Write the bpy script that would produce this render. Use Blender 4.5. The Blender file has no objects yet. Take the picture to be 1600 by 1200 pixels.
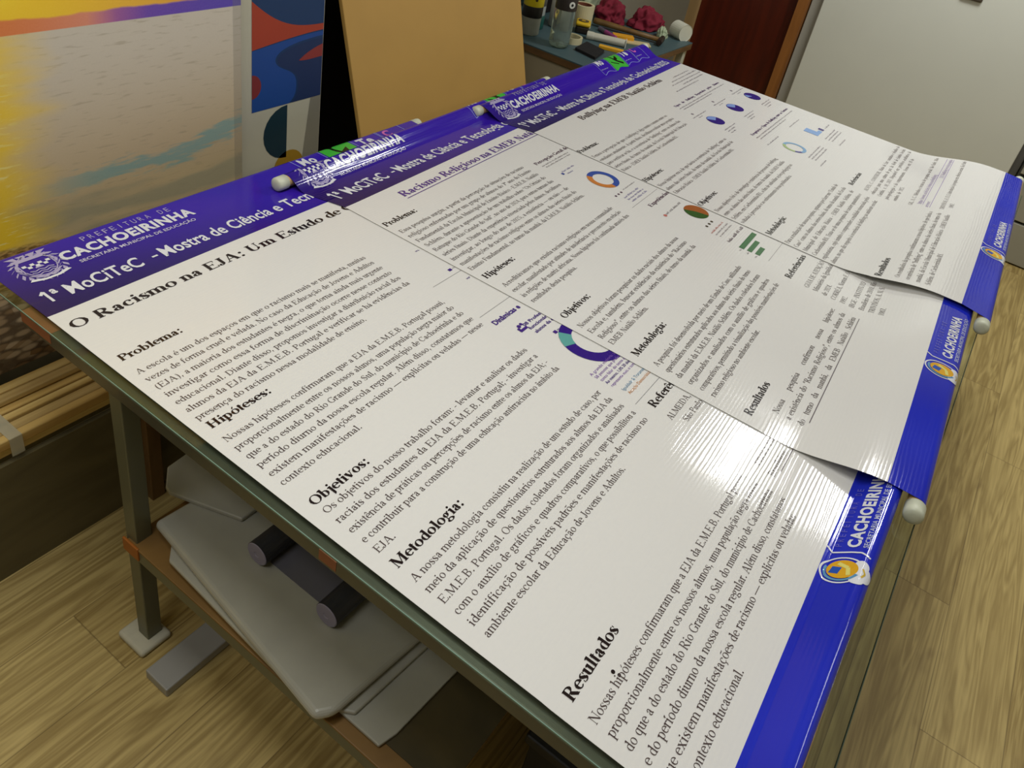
import bpy, bmesh, math, random
import numpy as np
from mathutils import Vector, Matrix
random.seed(7)
S = 0.9            # metres per layout unit (one unit = camera height above the table)
HF = 1.76          # layout height of the floor below the camera
C = bpy.context.scene.collection

# ------------------------------------------------------------------ camera, world, lights
def W3(x, y, h):   # layout (right along the headers, towards the reader, down) -> world
    return Vector((x*S, -y*S, (HF-h)*S))
cam_d = bpy.data.cameras.new('camera'); cam = bpy.data.objects.new('camera', cam_d); C.objects.link(cam)
R_ = ((0.55144524, 0.81348516, -0.1847973), (-0.36354485, 0.43372759, 0.82444862), (0.7508284, -0.38745616, 0.53491535))
fx = lambda r: Vector((r[0], -r[1], -r[2]))
right, down, fwd = fx(R_[0]), fx(R_[1]), fx(R_[2])
up, back = -down, -fwd
loc = W3(-0.58603493, 1.24615365, 0.0)
cam.matrix_world = Matrix(((right.x, up.x, back.x, loc.x), (right.y, up.y, back.y, loc.y), (right.z, up.z, back.z, loc.z), (0, 0, 0, 1)))
cam_d.sensor_width = 36.0
cam_d.lens = 36.0*1258.05/1600
cam_d.shift_x = (800-829.44)/1600
cam_d.shift_y = (435.81-600)/1600
cam_d.clip_start = 0.02
bpy.context.scene.camera = cam
sc = bpy.context.scene
sc.view_settings.view_transform = 'Standard'; sc.view_settings.look = 'None'
sc.view_settings.gamma = 1.0; sc.view_settings.use_curve_mapping = False
sc.view_settings.exposure = -0.27
w = bpy.data.worlds.new('World'); sc.world = w; w.use_nodes = True
w.node_tree.nodes['Background'].inputs[0].default_value = (0.86, 0.90, 0.86, 1)
w.node_tree.nodes['Background'].inputs[1].default_value = 0.10
LC = (0.985, 0.99, 0.985)
def area(name, x, y, sx, sy, power, col=(1.0, 0.99, 0.90), h=HF-2.52/S):
    d = bpy.data.lights.new(name, 'AREA'); d.shape = 'RECTANGLE'; d.size = sx*S; d.size_y = sy*S
    d.energy = power; d.color = col
    o = bpy.data.objects.new(name, d); C.objects.link(o); o.location = W3(x, y, h)
    return o
area('ceiling_or_fill_light', 3.20, 0.86, 0.64, 0.28, 22, LC)
area('ceiling_or_fill_light', 3.15, 1.41, 0.46, 0.18, 12, LC)
area('ceiling_or_fill_light', 0.15, 0.55, 1.3, 0.40, 24, LC)  # unseen main light, placed to brighten the left banners and pictures
area('ceiling_or_fill_light', -1.2, 0.40, 0.45, 1.0, 11, LC)  # unseen fill, added to brighten the slats and the painted pebble shore
area('ceiling_or_fill_light', 2.3, 3.1, 1.3, 0.40, 11, LC)  # unseen fill, added to brighten the floor right of the table

# ------------------------------------------------------------------ materials
def new_mat(name):
    m = bpy.data.materials.new(name); m.use_nodes = True
    nt = m.node_tree; b = nt.nodes['Principled BSDF']
    return m, nt, b
def srgb(r, g, b):
    f = lambda c: (c/255/12.92 if c/255 <= .04045 else ((c/255+.055)/1.055)**2.4)
    return (f(r), f(g), f(b), 1)
def simple(name, col, rough=.5, metal=0.0, var=.12, scale=30, bump=0.0, coat=0.0, spec=.5):
    m, nt, b = new_mat(name)
    b.inputs['Roughness'].default_value = rough; b.inputs['Metallic'].default_value = metal
    b.inputs['Specular IOR Level'].default_value = spec
    b.inputs['Coat Weight'].default_value = coat
    n = nt.nodes.new('ShaderNodeTexNoise'); n.inputs['Scale'].default_value = scale; n.inputs['Detail'].default_value = 5
    tc = nt.nodes.new('ShaderNodeTexCoord'); nt.links.new(tc.outputs['Object'], n.inputs['Vector'])
    r = nt.nodes.new('ShaderNodeMix'); r.data_type = 'RGBA'
    r.inputs[6].default_value = tuple(max(0, c*(1-var)) for c in col[:3])+(1,)
    r.inputs[7].default_value = tuple(min(1, c*(1+var)) for c in col[:3])+(1,)
    nt.links.new(n.outputs['Fac'], r.inputs[0]); nt.links.new(r.outputs[2], b.inputs['Base Color'])
    if bump:
        bp = nt.nodes.new('ShaderNodeBump'); bp.inputs['Strength'].default_value = bump; bp.inputs['Distance'].default_value = .002
        nt.links.new(n.outputs['Fac'], bp.inputs['Height']); nt.links.new(bp.outputs[0], b.inputs['Normal'])
    return m
class NT:   # tiny node helper
    def __init__(s, nt): s.nt = nt
    def n(s, t, **k):
        o = s.nt.nodes.new(t)
        for a, v in k.items(): setattr(o, a, v)
        return o
    def plug(s, sock, v):
        if hasattr(v, 'is_output'): s.nt.links.new(v, sock)
        else: sock.default_value = v
    def m(s, op, a, b=0.0, c=0.0, clamp=False):
        o = s.n('ShaderNodeMath', operation=op, use_clamp=clamp)
        for i, v in enumerate((a, b, c)): s.plug(o.inputs[i], v)
        return o.outputs[0]
    def mix(s, f, a, b):
        o = s.n('ShaderNodeMix', data_type='RGBA'); s.plug(o.inputs[0], f); s.plug(o.inputs[6], a); s.plug(o.inputs[7], b)
        return o.outputs[2]
    def sstep(s, v, a, b):
        o = s.n('ShaderNodeMapRange', interpolation_type='SMOOTHSTEP'); s.plug(o.inputs[0], v)
        o.inputs[1].default_value = a; o.inputs[2].default_value = b
        return o.outputs[0]
    def noise(s, vec, scale, detail=4, dist=0.0):
        o = s.n('ShaderNodeTexNoise'); s.plug(o.inputs['Vector'], vec); o.inputs['Scale'].default_value = scale
        o.inputs['Detail'].default_value = detail; o.inputs['Distortion'].default_value = dist
        return o.outputs['Fac']
    def vec(s, x, y, z=0.0):
        o = s.n('ShaderNodeCombineXYZ')
        for i, v in enumerate((x, y, z)): s.plug(o.inputs[i], v)
        return o.outputs[0]
    def obj(s):
        t = s.n('ShaderNodeTexCoord'); x = s.n('ShaderNodeSeparateXYZ'); s.nt.links.new(t.outputs['Object'], x.inputs[0])
        return x.outputs[0], x.outputs[1], x.outputs[2], t.outputs['Object']

def floor_mat():
    m, nt, b = new_mat('wood_plank_floor'); k = NT(nt); x, y, z, ov = k.obj()
    pw, pl_ = 0.186*S, 1.269*S
    yy = k.m('MULTIPLY', k.m('ADD', y, 1.727*S), 1/pw)
    row = k.m('FLOOR', yy); fy = k.m('FRACT', yy)
    off = k.m('MULTIPLY', row, 0.445*S)
    xx = k.m('MULTIPLY', k.m('SUBTRACT', k.m('SUBTRACT', x, 1.44*S), off), 1/pl_)
    col = k.m('FLOOR', xx); fxx = k.m('FRACT', xx)
    wn = k.n('ShaderNodeTexWhiteNoise'); k.plug(wn.inputs['Vector'], k.vec(row, col, 3.0)); rnd = wn.outputs['Value']
    gx = k.m('ADD', k.m('MULTIPLY', x, 0.55), k.m('MULTIPLY', rnd, 17.0)); gy = k.m('ADD', k.m('MULTIPLY', y, 7.0), k.m('MULTIPLY', rnd, 9.0))
    big = k.noise(k.vec(gx, gy), 2.3, 3, 1.2)
    rings = k.m('FRACT', k.m('MULTIPLY', big, 6.0))
    rings = k.m('ABSOLUTE', k.m('SUBTRACT', rings, 0.5))
    fine = k.noise(k.vec(k.m('MULTIPLY', x, 3.0), k.m('MULTIPLY', y, 90.0), rnd), 1.6, 5)
    fac = k.m('ADD', k.m('MULTIPLY', rings, 0.65), k.m('MULTIPLY', fine, 0.75))
    base = k.mix(k.sstep(fac, 0.25, 0.85), srgb(140, 115, 64), srgb(208, 184, 120))
    tint = k.mix(rnd, srgb(148, 126, 72), srgb(210, 188, 124))
    base = k.mix(0.35, base, tint)
    stain = k.sstep(k.noise(k.vec(k.m('MULTIPLY', x, 2.0), k.m('MULTIPLY', y, 5.0)), 2.4, 3), 0.60, 0.78)
    base = k.mix(k.m('MULTIPLY', stain, 0.45), base, srgb(98, 70, 38))
    ey = k.m('MINIMUM', fy, k.m('SUBTRACT', 1.0, fy)); ex = k.m('MINIMUM', fxx, k.m('SUBTRACT', 1.0, fxx))
    gap = k.m('MINIMUM', k.m('DIVIDE', ey, 0.010), k.m('DIVIDE', ex, 0.0016), clamp=True)
    base = k.mix(k.m('MULTIPLY', k.m('SUBTRACT', 1.0, gap), 0.6), base, srgb(70, 48, 26))
    nt.links.new(base, b.inputs['Base Color']); b.inputs['Roughness'].default_value = 0.42
    b.inputs['Specular IOR Level'].default_value = 0.35
    bp = k.n('ShaderNodeBump'); bp.inputs['Strength'].default_value = .25; bp.inputs['Distance'].default_value = .0006
    nt.links.new(fine, bp.inputs['Height']); nt.links.new(bp.outputs[0], b.inputs['Normal'])
    return m
def print_mat(name, kind, col):
    # glossy banner print; the long ripples of a sheet that was rolled up run along the headers
    m, nt, b = new_mat(name); k = NT(nt)
    t = k.n('ShaderNodeUVMap'); x = k.n('ShaderNodeSeparateXYZ'); nt.links.new(t.outputs[0], x.inputs[0])
    u, v = x.outputs[0], x.outputs[1]
    if kind == 'header':
        g = k.m('ADD', k.m('MULTIPLY', u, 0.9), k.m('MULTIPLY', v, -3.0))
        c1 = k.mix(k.sstep(g, 0.0, 0.95), srgb(34, 20, 84), srgb(56, 30, 168))
        nt.links.new(c1, b.inputs['Base Color'])
    elif kind == 'footer':
        c1 = k.mix(k.sstep(k.noise(k.vec(u, v), 2.0, 2), .3, .7), srgb(28, 38, 176), srgb(36, 50, 196))
        nt.links.new(c1, b.inputs['Base Color'])
    else:
        c1 = k.mix(k.noise(k.vec(u, v), 120.0, 2), tuple(c*.97 for c in col[:3])+(1,), col)
        nt.links.new(c1, b.inputs['Base Color'])
    wob = k.noise(k.vec(k.m('MULTIPLY', u, 2.5), k.m('MULTIPLY', v, 16.0)), 1.0, 2)
    ph = k.m('MULTIPLY', k.m('ADD', v, k.m('MULTIPLY', wob, 0.02)), 2*math.pi/0.0076)
    wav = k.m('SINE', ph)
    amp = k.noise(k.vec(k.m('MULTIPLY', u, 9.0), k.m('MULTIPLY', v, 130.0)), 1.0, 4)
    hgt = k.m('ADD', k.m('MULTIPLY', wav, 0.5), k.m('MULTIPLY', amp, 1.2))
    bp = k.n('ShaderNodeBump'); bp.inputs['Strength'].default_value = RIP; bp.inputs['Distance'].default_value = .0003
    nt.links.new(hgt, bp.inputs['Height']); nt.links.new(bp.outputs[0], b.inputs['Normal'])
    b.inputs['Roughness'].default_value = 0.08; b.inputs['Specular IOR Level'].default_value = 0.5
    return m
RIP = 0.26
# ------------------------------------------------------------------ mesh builder
class MB:
    def __init__(s): s.v = []; s.f = []
    def add(s, vs, fs):
        o = len(s.v); s.v += [tuple(p) for p in vs]; s.f += [tuple(i+o for i in f) for f in fs]
        return s
    def box(s, x0, x1, y0, y1, h0, h1, M=None):          # layout units, h0 upper
        p = [W3(x, y, h) for h in (h1, h0) for y in (y1, y0) for x in (x0, x1)]
        if M is not None: p = [M @ q for q in p]
        return s.add(p, [(0, 2, 3, 1), (4, 5, 7, 6), (0, 1, 5, 4), (2, 6, 7, 3), (0, 4, 6, 2), (1, 3, 7, 5)])
    def wbox(s, c, sx, sy, sz, M=None):                   # metres, centred
        M = M or Matrix()
        p = [M @ (Vector(c)+Vector((a*sx/2, b_*sy/2, d*sz/2))) for d in (-1, 1) for b_ in (-1, 1) for a in (-1, 1)]
        return s.add(p, [(0, 2, 3, 1), (4, 5, 7, 6), (0, 1, 5, 4), (2, 6, 7, 3), (0, 4, 6, 2), (1, 3, 7, 5)])
    def cyl(s, a, b_, r, n=24, r2=None, caps=True):
        a = Vector(a); b_ = Vector(b_); d = (b_-a).normalized()
        q = d.orthogonal().normalized(); t = d.cross(q); r2 = r if r2 is None else r2
        vs = []
        for c, rr in ((a, r), (b_, r2)):
            vs += [c+(q*math.cos(2*math.pi*i/n)+t*math.sin(2*math.pi*i/n))*rr for i in range(n)]
        fs = [(i, (i+1) % n, n+(i+1) % n, n+i) for i in range(n)]
        if caps: fs += [tuple(range(n-1, -1, -1)), tuple(range(n, 2*n))]
        return s.add(vs, fs)
    def lathe(s, base, axis, prof, n=32):                 # prof: (radius, distance along axis)
        base = Vector(base); d = Vector(axis).normalized(); q = d.orthogonal().normalized(); t = d.cross(q)
        vs = [base+d*z+(q*math.cos(2*math.pi*i/n)+t*math.sin(2*math.pi*i/n))*r for r, z in prof for i in range(n)]
        fs = []
        for j in range(len(prof)-1):
            for i in range(n): fs.append((j*n+i, j*n+(i+1) % n, (j+1)*n+(i+1) % n, (j+1)*n+i))
        if prof[0][0] > 1e-6: fs.append(tuple(range(n-1, -1, -1)))
        if prof[-1][0] > 1e-6: fs.append(tuple((len(prof)-1)*n+i for i in range(n)))
        return s.add(vs, fs)
    def prism(s, pts, h0, h1):                            # outline in layout (x, y), between heights
        n = len(pts); vs = [W3(x, y, h1) for x, y in pts]+[W3(x, y, h0) for x, y in pts]
        return s.add(vs, [tuple(range(n)), tuple(range(2*n-1, n-1, -1))]+[(i, n+i, n+(i+1) % n, (i+1) % n) for i in range(n)])
    def grid(s, P, nu, nv):
        vs = [P(i/nu, j/nv) for j in range(nv+1) for i in range(nu+1)]
        return s.add(vs, [(j*(nu+1)+i, j*(nu+1)+i+1, (j+1)*(nu+1)+i+1, (j+1)*(nu+1)+i) for j in range(nv) for i in range(nu)])
    def build(s, name, mat, parent=None, bevel=0.0, smooth=False, thick=0.0, subsurf=0, seg=2):
        me = bpy.data.meshes.new(name); me.from_pydata([tuple(p) for p in s.v], [], s.f); me.update()
        bm = bmesh.new(); bm.from_mesh(me); bmesh.ops.recalc_face_normals(bm, faces=bm.faces); bm.to_mesh(me); bm.free()
        o = bpy.data.objects.new(name, me); C.objects.link(o); me.materials.append(mat)
        if parent is not None:
            o.parent = parent
            me.transform(Matrix.Translation(-parent_loc(parent)))
        if thick:
            md = o.modifiers.new('thick', 'SOLIDIFY'); md.thickness = thick; md.offset = 0
        if bevel:
            md = o.modifiers.new('bev', 'BEVEL'); md.width = bevel; md.segments = seg; md.limit_method = 'ANGLE'
        if subsurf:
            md = o.modifiers.new('sub', 'SUBSURF'); md.levels = subsurf; md.render_levels = subsurf
        if smooth:
            for p in me.polygons: p.use_smooth = True
        return o
def parent_loc(o):
    l = Vector(o.location)
    while o.parent is not None: o = o.parent; l += Vector(o.location)
    return l
def thing(name, loc, label, cat, group=None):
    o = bpy.data.objects.new(name, None); C.objects.link(o); o.location = loc; o.empty_display_size = .05
    return tag(o, label, cat, group)
def tag(o, label, cat, group=None, kind=None):
    o['label'] = label; o['category'] = cat
    if group: o['group'] = group
    if kind: o['kind'] = kind
    return o
def struct(name, mb, m, **k):
    o = mb.build(name, m, **k); o['kind'] = 'structure'; return o

# ------------------------------------------------------------------ the room
wall_m = simple('painted_wall', srgb(182, 178, 164), .7, var=.04, scale=4)
struct('floor', MB().box(-3.0, 4.6, -1.5, 4.2, HF, HF+.05), floor_mat())
HC = HF-2.6/S
struct('ceiling', MB().box(-3.0, 4.6, -1.5, 4.2, HC-.05, HC), simple('ceiling_paint', srgb(214, 212, 200), .8, var=.03))
struct('wall_back', MB().box(-3.0, 4.6, -1.5, -1.4, HC, HF), wall_m)
struct('wall_right', MB().box(4.32, 4.6, -1.4, 4.2, HC, HF), wall_m)
struct('wall_left', MB().box(-3.0, -2.9, -1.4, 4.2, HC, HF), wall_m)
struct('wall_front', MB().box(-2.9, 4.32, 4.1, 4.2, HC, HF), wall_m)
# dark door with wooden jambs in the right wall
def wood_mat(name, c0, c1, sx=2.0, sy=2.0, sz=30.0, rough=.5, coat=0.0):
    m, nt, b = new_mat(name); k = NT(nt); x, y, z, ov = k.obj()
    f = k.noise(k.vec(k.m('MULTIPLY', x, sx), k.m('MULTIPLY', y, sy), k.m('MULTIPLY', z, sz)), 1.0, 5, .6)
    nt.links.new(k.mix(k.sstep(f, .3, .7), c0, c1), b.inputs['Base Color']); b.inputs['Roughness'].default_value = rough
    b.inputs['Coat Weight'].default_value = coat
    return m
door_m = wood_mat('dark_red_wood', srgb(64, 18, 8), srgb(84, 26, 10), 20, 20, 2, .35)
d1 = struct('door_1', MB().box(4.10, 4.15, -.475, .075, HF-2.1/S, HF-.01), door_m)
jm = wood_mat('jamb_wood', srgb(132, 82, 32), srgb(152, 98, 44), 20, 20, 2)
struct('trim_1', MB().box(4.06, 4.32, .075, .130, HF-2.15/S, HF), jm)
struct('trim_2', MB().box(4.06, 4.32, -.53, -.475, HF-2.15/S, HF), wood_mat('pale_jamb_wood', srgb(150, 122, 80), srgb(166, 138, 94), 20, 20, 2))
struct('trim_3', MB().box(4.06, 4.32, -.475, .075, HF-2.16/S, HF-2.1/S-.002), jm)
# grey-white metal cabinet
cab_m = simple('grey_white_enamel', srgb(212, 214, 202), .38, var=.025, scale=6)
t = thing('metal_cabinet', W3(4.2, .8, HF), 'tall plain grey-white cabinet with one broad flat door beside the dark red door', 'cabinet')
MB().box(4.10, 4.31, .136, 1.40, HF-1.95/S, HF).build('body', simple('wall_shade_grey', srgb(166, 166, 156), .45, var=.03, scale=6), t, bevel=.004)  # darker grey stands in for the shaded wall strip beside its door
dr = MB().box(4.06, 4.098, .203, 1.40, HF-1.94/S, HF-.03).build('door', cab_m, t, bevel=.004)
MB().box(4.045, 4.0595, .83, .93, .535, .585).build('handle', simple('dark_pull', srgb(70, 62, 48), .4), dr, bevel=.006)
# drawer unit to its right
t = thing('drawer_unit', W3(4.2, 1.9, HF), 'grey steel drawer unit standing on the floor at the right edge of the picture', 'drawer unit')
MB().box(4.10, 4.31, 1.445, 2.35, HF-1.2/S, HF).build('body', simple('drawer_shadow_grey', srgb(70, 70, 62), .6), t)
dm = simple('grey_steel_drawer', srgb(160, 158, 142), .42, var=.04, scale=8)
hs = [(.46, .86), (.87, 1.08), (1.09, 1.292), (1.312, 1.527), (1.541, 1.752)]
for a, b_ in hs:
    q = MB().box(4.07, 4.098, 1.452, 2.34, a, b_).build('drawer', dm, t, bevel=.003)
    MB().box(4.055, 4.0695, 1.84, 1.98, a+.03, a+.045).build('pull', simple('drawer_pull_steel', srgb(120, 120, 112), .3, .8), q, bevel=.002)

# ------------------------------------------------------------------ the glass table
TABY0, TABY1, TABX1 = -.188, 1.436, 2.755
tb = thing('glass_table', W3(1.4, .6, HF), 'long table with a glass top on a dark steel frame under the three printed banners', 'table')
gm, nt, b = new_mat('green_edged_glass'); k = NT(nt)
nt.nodes.remove(b); out = nt.nodes['Material Output']
tr = k.n('ShaderNodeBsdfTransparent'); tr.inputs[0].default_value = (.90, .94, .90, 1)
gl = k.n('ShaderNodeBsdfGlossy'); gl.inputs['Roughness'].default_value = .03; gl.inputs[0].default_value = (.9, 1, .93, 1)
fr = k.n('ShaderNodeFresnel'); fr.inputs[0].default_value = 1.5
mx = k.n('ShaderNodeMixShader'); ge = k.n('ShaderNodeNewGeometry'); nt.links.new(k.m('MULTIPLY', fr.outputs[0], k.m('SUBTRACT', 1.0, ge.outputs['Backfacing'])), mx.inputs[0]); nt.links.new(tr.outputs[0], mx.inputs[1]); nt.links.new(gl.outputs[0], mx.inputs[2])
nt.links.new(mx.outputs[0], out.inputs[0])
MB().box(-.019, TABX1, TABY0, TABY1, 1.0, 1.008).build('glass_top', gm, tb, bevel=.0015)
steel = simple('dark_painted_steel', srgb(92, 92, 80), .35, .35, var=.15, scale=25, bump=.1)
steel2 = simple('leg_steel', srgb(104, 104, 82), .4, .1, var=.12, scale=20)
RH0, RH1 = 1.0085, 1.041
rail = [(-.0165, .0185, -.06, 1.33), (2.68, 2.715, -.06, 1.33)]
for x0, x1, y0, y1 in rail: MB().box(x0, x1, y0, y1, RH0, RH1).build('long_rail', steel, tb, bevel=.0035)
for y0, y1 in ((-.06, -.025), (1.295, 1.33)): MB().box(.019, 2.679, y0, y1, RH0, RH1).build('cross_rail', steel, tb, bevel=.0035)
MB().box(-.0203, -.0190, TABY0, TABY1, 1.0003, 1.0030).build('glass_edge_strip', simple('teal_edge_highlight', srgb(118, 146, 132), .2, var=.2, scale=6), tb)  # bevel highlight of the glass, put in as a lighter teal strip
MB().box(-.019, TABX1, TABY1, TABY1+.0012, 1.0003, 1.0075).build('glass_edge_strip', simple('dark_glass_edge', srgb(58, 70, 58), .15), tb)  # right edge of the same glass, coloured darker
rust = simple('rusty_tape', srgb(148, 92, 62), .6, var=.25)
MB().box(-.0172, .0180, -.058, .034, RH0-.0003, RH1-.010).build('rust_patch', rust, tb)
MB().box(-.0170, -.0160, .71, .745, RH0+.003, RH1-.008).build('rust_patch', rust, tb)
for x0 in (-.0148, 2.68):
    for y0 in (.196, 1.25):
        MB().box(x0, x0+.034, y0, y0+.034, RH1-.001, HF-.018 if (x0 < 0 and y0 < 1) else HF).build('leg', steel2, tb, bevel=.002)
# shelf on the lower rails
sh_m = wood_mat('shelf_board', srgb(112, 82, 36), srgb(134, 100, 48), 6, 6, 6, .55)
MB().box(-.022, 1.05, .205, .99, 1.419, 1.4245).build('shelf', sh_m, tb, bevel=.0015)
MB().box(-.0205, .012, .232, .985, 1.425, 1.460).build('shelf_rail', steel2, tb, bevel=.002)
MB().box(-.024, -.0185, .196, .244, 1.417, 1.452).build('shelf_end_cap', simple('orange_edge', srgb(160, 92, 26), .5), tb, bevel=.0015)
kb = wood_mat('shelf_shade_brown', srgb(60, 52, 26), srgb(84, 72, 38), 5, 5, 5, .7)
MB().box(.014, 1.0, .60, .9895, 1.4168, 1.4188).build('shelf_shade', kb, tb)  # shaded far part of the shelf top, laid on as a dark sheet
# ------------------------------------------------------------------ lettering: a small roman (serif) alphabet drawn from strokes
GL = {  # advance, strokes.  I stem, O bowl arc, L/l thick/thin slant, H hairline, V thin upright, D dot
 'a': (444, 'O 205 120 125 105 60 300;I 300 70 340;O 210 335 90 95 10 165;D 120 330 40;L 300 70 380 20'),
 'b': (500, 'I 110 20 683 l;O 250 225 165 205 -150 150'), 'c': (444, 'O 250 225 175 210 50 315;D 355 345 42'),
 'd': (500, 'I 385 0 683 lB;O 245 225 165 205 30 330'), 'e': (444, 'O 235 225 175 210 0 315;H 75 395 255'),
 'f': (333, 'I 125 0 560 b;O 225 560 100 110 40 180;H 25 290 435'),
 'g': (500, 'O 215 305 120 130 0 360;O 235 -95 185 105 0 360;l 130 190 110 30;l 110 25 340 15;D 420 420 38'),
 'h': (500, 'I 110 0 683 lb;O 250 290 140 150 0 150;I 390 0 300 b'), 'i': (278, 'I 139 0 450 lb;D 139 610 56'),
 'j': (278, 'I 160 -110 450 l;O 80 -110 80 95 270 360;D 160 610 56'),
 'k': (500, 'I 110 0 683 lb;l 150 190 390 430;L 215 260 420 0;H 310 480 435;H 330 500 0'), 'l': (278, 'I 139 0 683 lb'),
 'm': (778, 'I 110 0 450 lb;O 250 290 140 150 0 150;I 390 0 300 b;O 530 290 140 150 0 150;I 670 0 300 b'),
 'n': (500, 'I 110 0 450 lb;O 250 290 140 150 0 150;I 390 0 300 b'), 'o': (500, 'O 250 225 180 212 0 360'),
 'p': (500, 'I 110 -217 450 lb;O 255 225 165 212 -150 150'), 'q': (500, 'I 385 -217 450 b;O 245 225 165 212 30 330'),
 'r': (333, 'I 110 0 450 lb;O 235 300 110 130 70 170;D 290 405 48'),
 's': (389, 'O 190 335 105 100 60 230;L 115 285 275 165;O 195 115 115 105 -130 40;V 320 310 440;V 65 10 140'),
 't': (278, 'I 120 70 560;O 185 80 65 75 180 300;H 20 255 435'), 'u': (500, 'I 110 120 450 l;O 235 130 125 122 180 320;I 385 0 450 lB'),
 'v': (500, 'L 75 435 260 10;l 410 435 260 10;H 10 190 437;H 320 490 437'),
 'x': (500, 'L 90 435 400 10;l 390 435 90 10;H 20 190 437;H 310 480 437;H 20 190 6;H 310 490 6'),
 'y': (500, 'L 80 435 260 30;l 420 435 180 -180;D 110 -175 45;H 10 190 437;H 330 490 437'),
 'z': (444, 'H 65 390 425;H 65 390 12;L 360 425 80 12;V 65 330 425;V 390 12 120'),
 'A': (722, 'l 350 660 110 0;L 370 660 590 0;H 190 520 220;H 20 220 8;H 480 710 8'),
 'B': (667, 'I 150 0 662 b;O 300 500 190 150 -100 100;O 320 175 220 165 -100 100;H 60 330 650;H 150 320 345;H 150 330 12'),
 'C': (667, 'O 350 330 280 320 45 315;V 590 470 660;V 600 120 200'), 'D': (722, 'I 150 0 662 b;O 300 330 330 318 -90 90;H 60 320 650;H 150 320 12'),
 'E': (611, 'I 150 0 662;H 40 560 650;H 40 590 12;H 190 430 345;V 555 530 650;V 585 12 150;V 430 270 420'),
 'F': (556, 'I 150 0 662 b;H 40 530 650;H 190 410 345;V 525 520 650;V 410 270 420'),
 'G': (722, 'O 360 330 290 320 45 320;I 590 40 290;H 480 690 285;V 600 480 660'), 'H': (722, 'I 150 0 662 bt;I 570 0 662 bt;H 190 530 345'),
 'I': (333, 'I 166 0 662 bt'), 'J': (389, 'I 240 110 662 t;O 140 110 100 115 200 360;D 65 90 45'),
 'M': (889, 'V 130 0 650;L 150 655 440 30;l 440 30 730 655;I 750 0 662 bt;H 40 210 8;H 30 190 650'),
 'N': (722, 'V 130 0 650;L 140 655 590 10;V 600 10 662;H 40 220 8;H 30 180 650;H 510 690 650'),
 'O': (722, 'O 360 330 290 318 0 360'), 'P': (556, 'I 150 0 662 b;O 290 490 215 162 -100 100;H 60 320 650;H 150 300 325'),
 'Q': (722, 'O 360 330 290 318 0 360;L 380 20 620 -140'),
 'R': (667, 'I 150 0 662 b;O 290 495 200 157 -100 100;H 60 320 650;H 150 300 335;L 320 330 570 10;H 500 660 8'),
 'S': (556, 'O 270 490 170 155 50 230;L 150 430 400 225;O 280 165 180 155 -130 45;V 440 470 655;V 85 10 200'),
 'T': (611, 'I 305 0 662 b;H 30 580 650;V 35 500 650;V 575 500 650'), 'U': (722, 'I 150 200 662 t;O 350 200 200 190 180 360;V 550 200 655;H 470 640 650'),
 'V': (722, 'L 120 655 370 10;l 610 655 370 10;H 20 230 652;H 500 700 652'),
 'L': (611, 'I 150 0 662 t;H 40 580 12;V 575 12 180;H 40 200 12'), 'K': (722, 'I 150 0 662 bt;l 190 270 560 640;L 280 350 620 10;H 470 680 650;H 500 720 8'), 'X': (722, 'L 110 655 600 10;l 600 655 110 10;H 20 220 652;H 490 700 652;H 20 220 8;H 490 700 8'),
 'w': (722, 'L 60 435 210 10;l 350 435 210 10;L 330 435 480 10;l 640 435 480 10;H 0 160 437;H 560 720 437'),
 'º': (310, 'O 155 540 95 110 0 360'), 'ª': (276, 'O 130 500 80 70 0 360;I 200 430 620'),
 '0': (500, 'O 250 330 185 318 0 360'), '1': (500, 'I 260 0 662 b;l 260 660 130 590'),
 '2': (500, 'O 240 480 150 165 0 170;l 390 470 70 30;H 60 440 25;H 60 440 45'), '4': (500, 'I 340 0 662;l 330 650 40 190;H 30 470 175'),
 '5': (500, 'O 225 200 180 185 -150 110;V 130 380 650;H 130 430 640;H 130 410 620'), '7': (500, 'H 60 440 640;H 60 440 615;L 430 640 220 0'),
 '8': (500, 'O 250 490 130 150 0 360;O 250 180 165 170 0 360'), '9': (500, 'O 240 440 165 200 0 360;L 410 430 180 0'),
 '6': (500, 'O 260 220 165 205 0 360;L 100 240 380 650'), '3': (500, 'O 230 500 140 150 -90 160;O 230 180 180 165 -150 90'),
 '.': (250, 'D 125 50 58'), ',': (250, 'D 120 50 55;l 150 60 90 -130'), ':': (278, 'D 139 50 58;D 139 390 58'), ';': (278, 'D 139 390 58;D 139 50 55;l 165 60 110 -130'),
 '-': (333, 'H 50 285 215;H 50 285 235'), '—': (1000, 'H 20 980 220;H 20 980 240'), '(': (333, 'O 300 250 190 420 110 250'), ')': (333, 'O 30 250 190 420 -70 70'),
 '"': (408, 'V 130 440 670;V 150 440 670;V 260 440 670;V 280 440 670'), '/': (278, 'l 260 670 20 0'), ' ': (250, ''),
}
ACC = {'á': 'a1', 'é': 'e1', 'í': 'i1', 'ó': 'o1', 'ú': 'u1', 'â': 'a2', 'à': 'a8', 'ê': 'e2', 'ô': 'o2', 'ã': 'a3', 'õ': 'o3', 'ç': 'c4', 'Á': 'A5', 'Ñ': 'N6', 'Ç': 'C4', 'Ã': 'A6', 'Ê': 'E7'}
GC = {}
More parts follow.
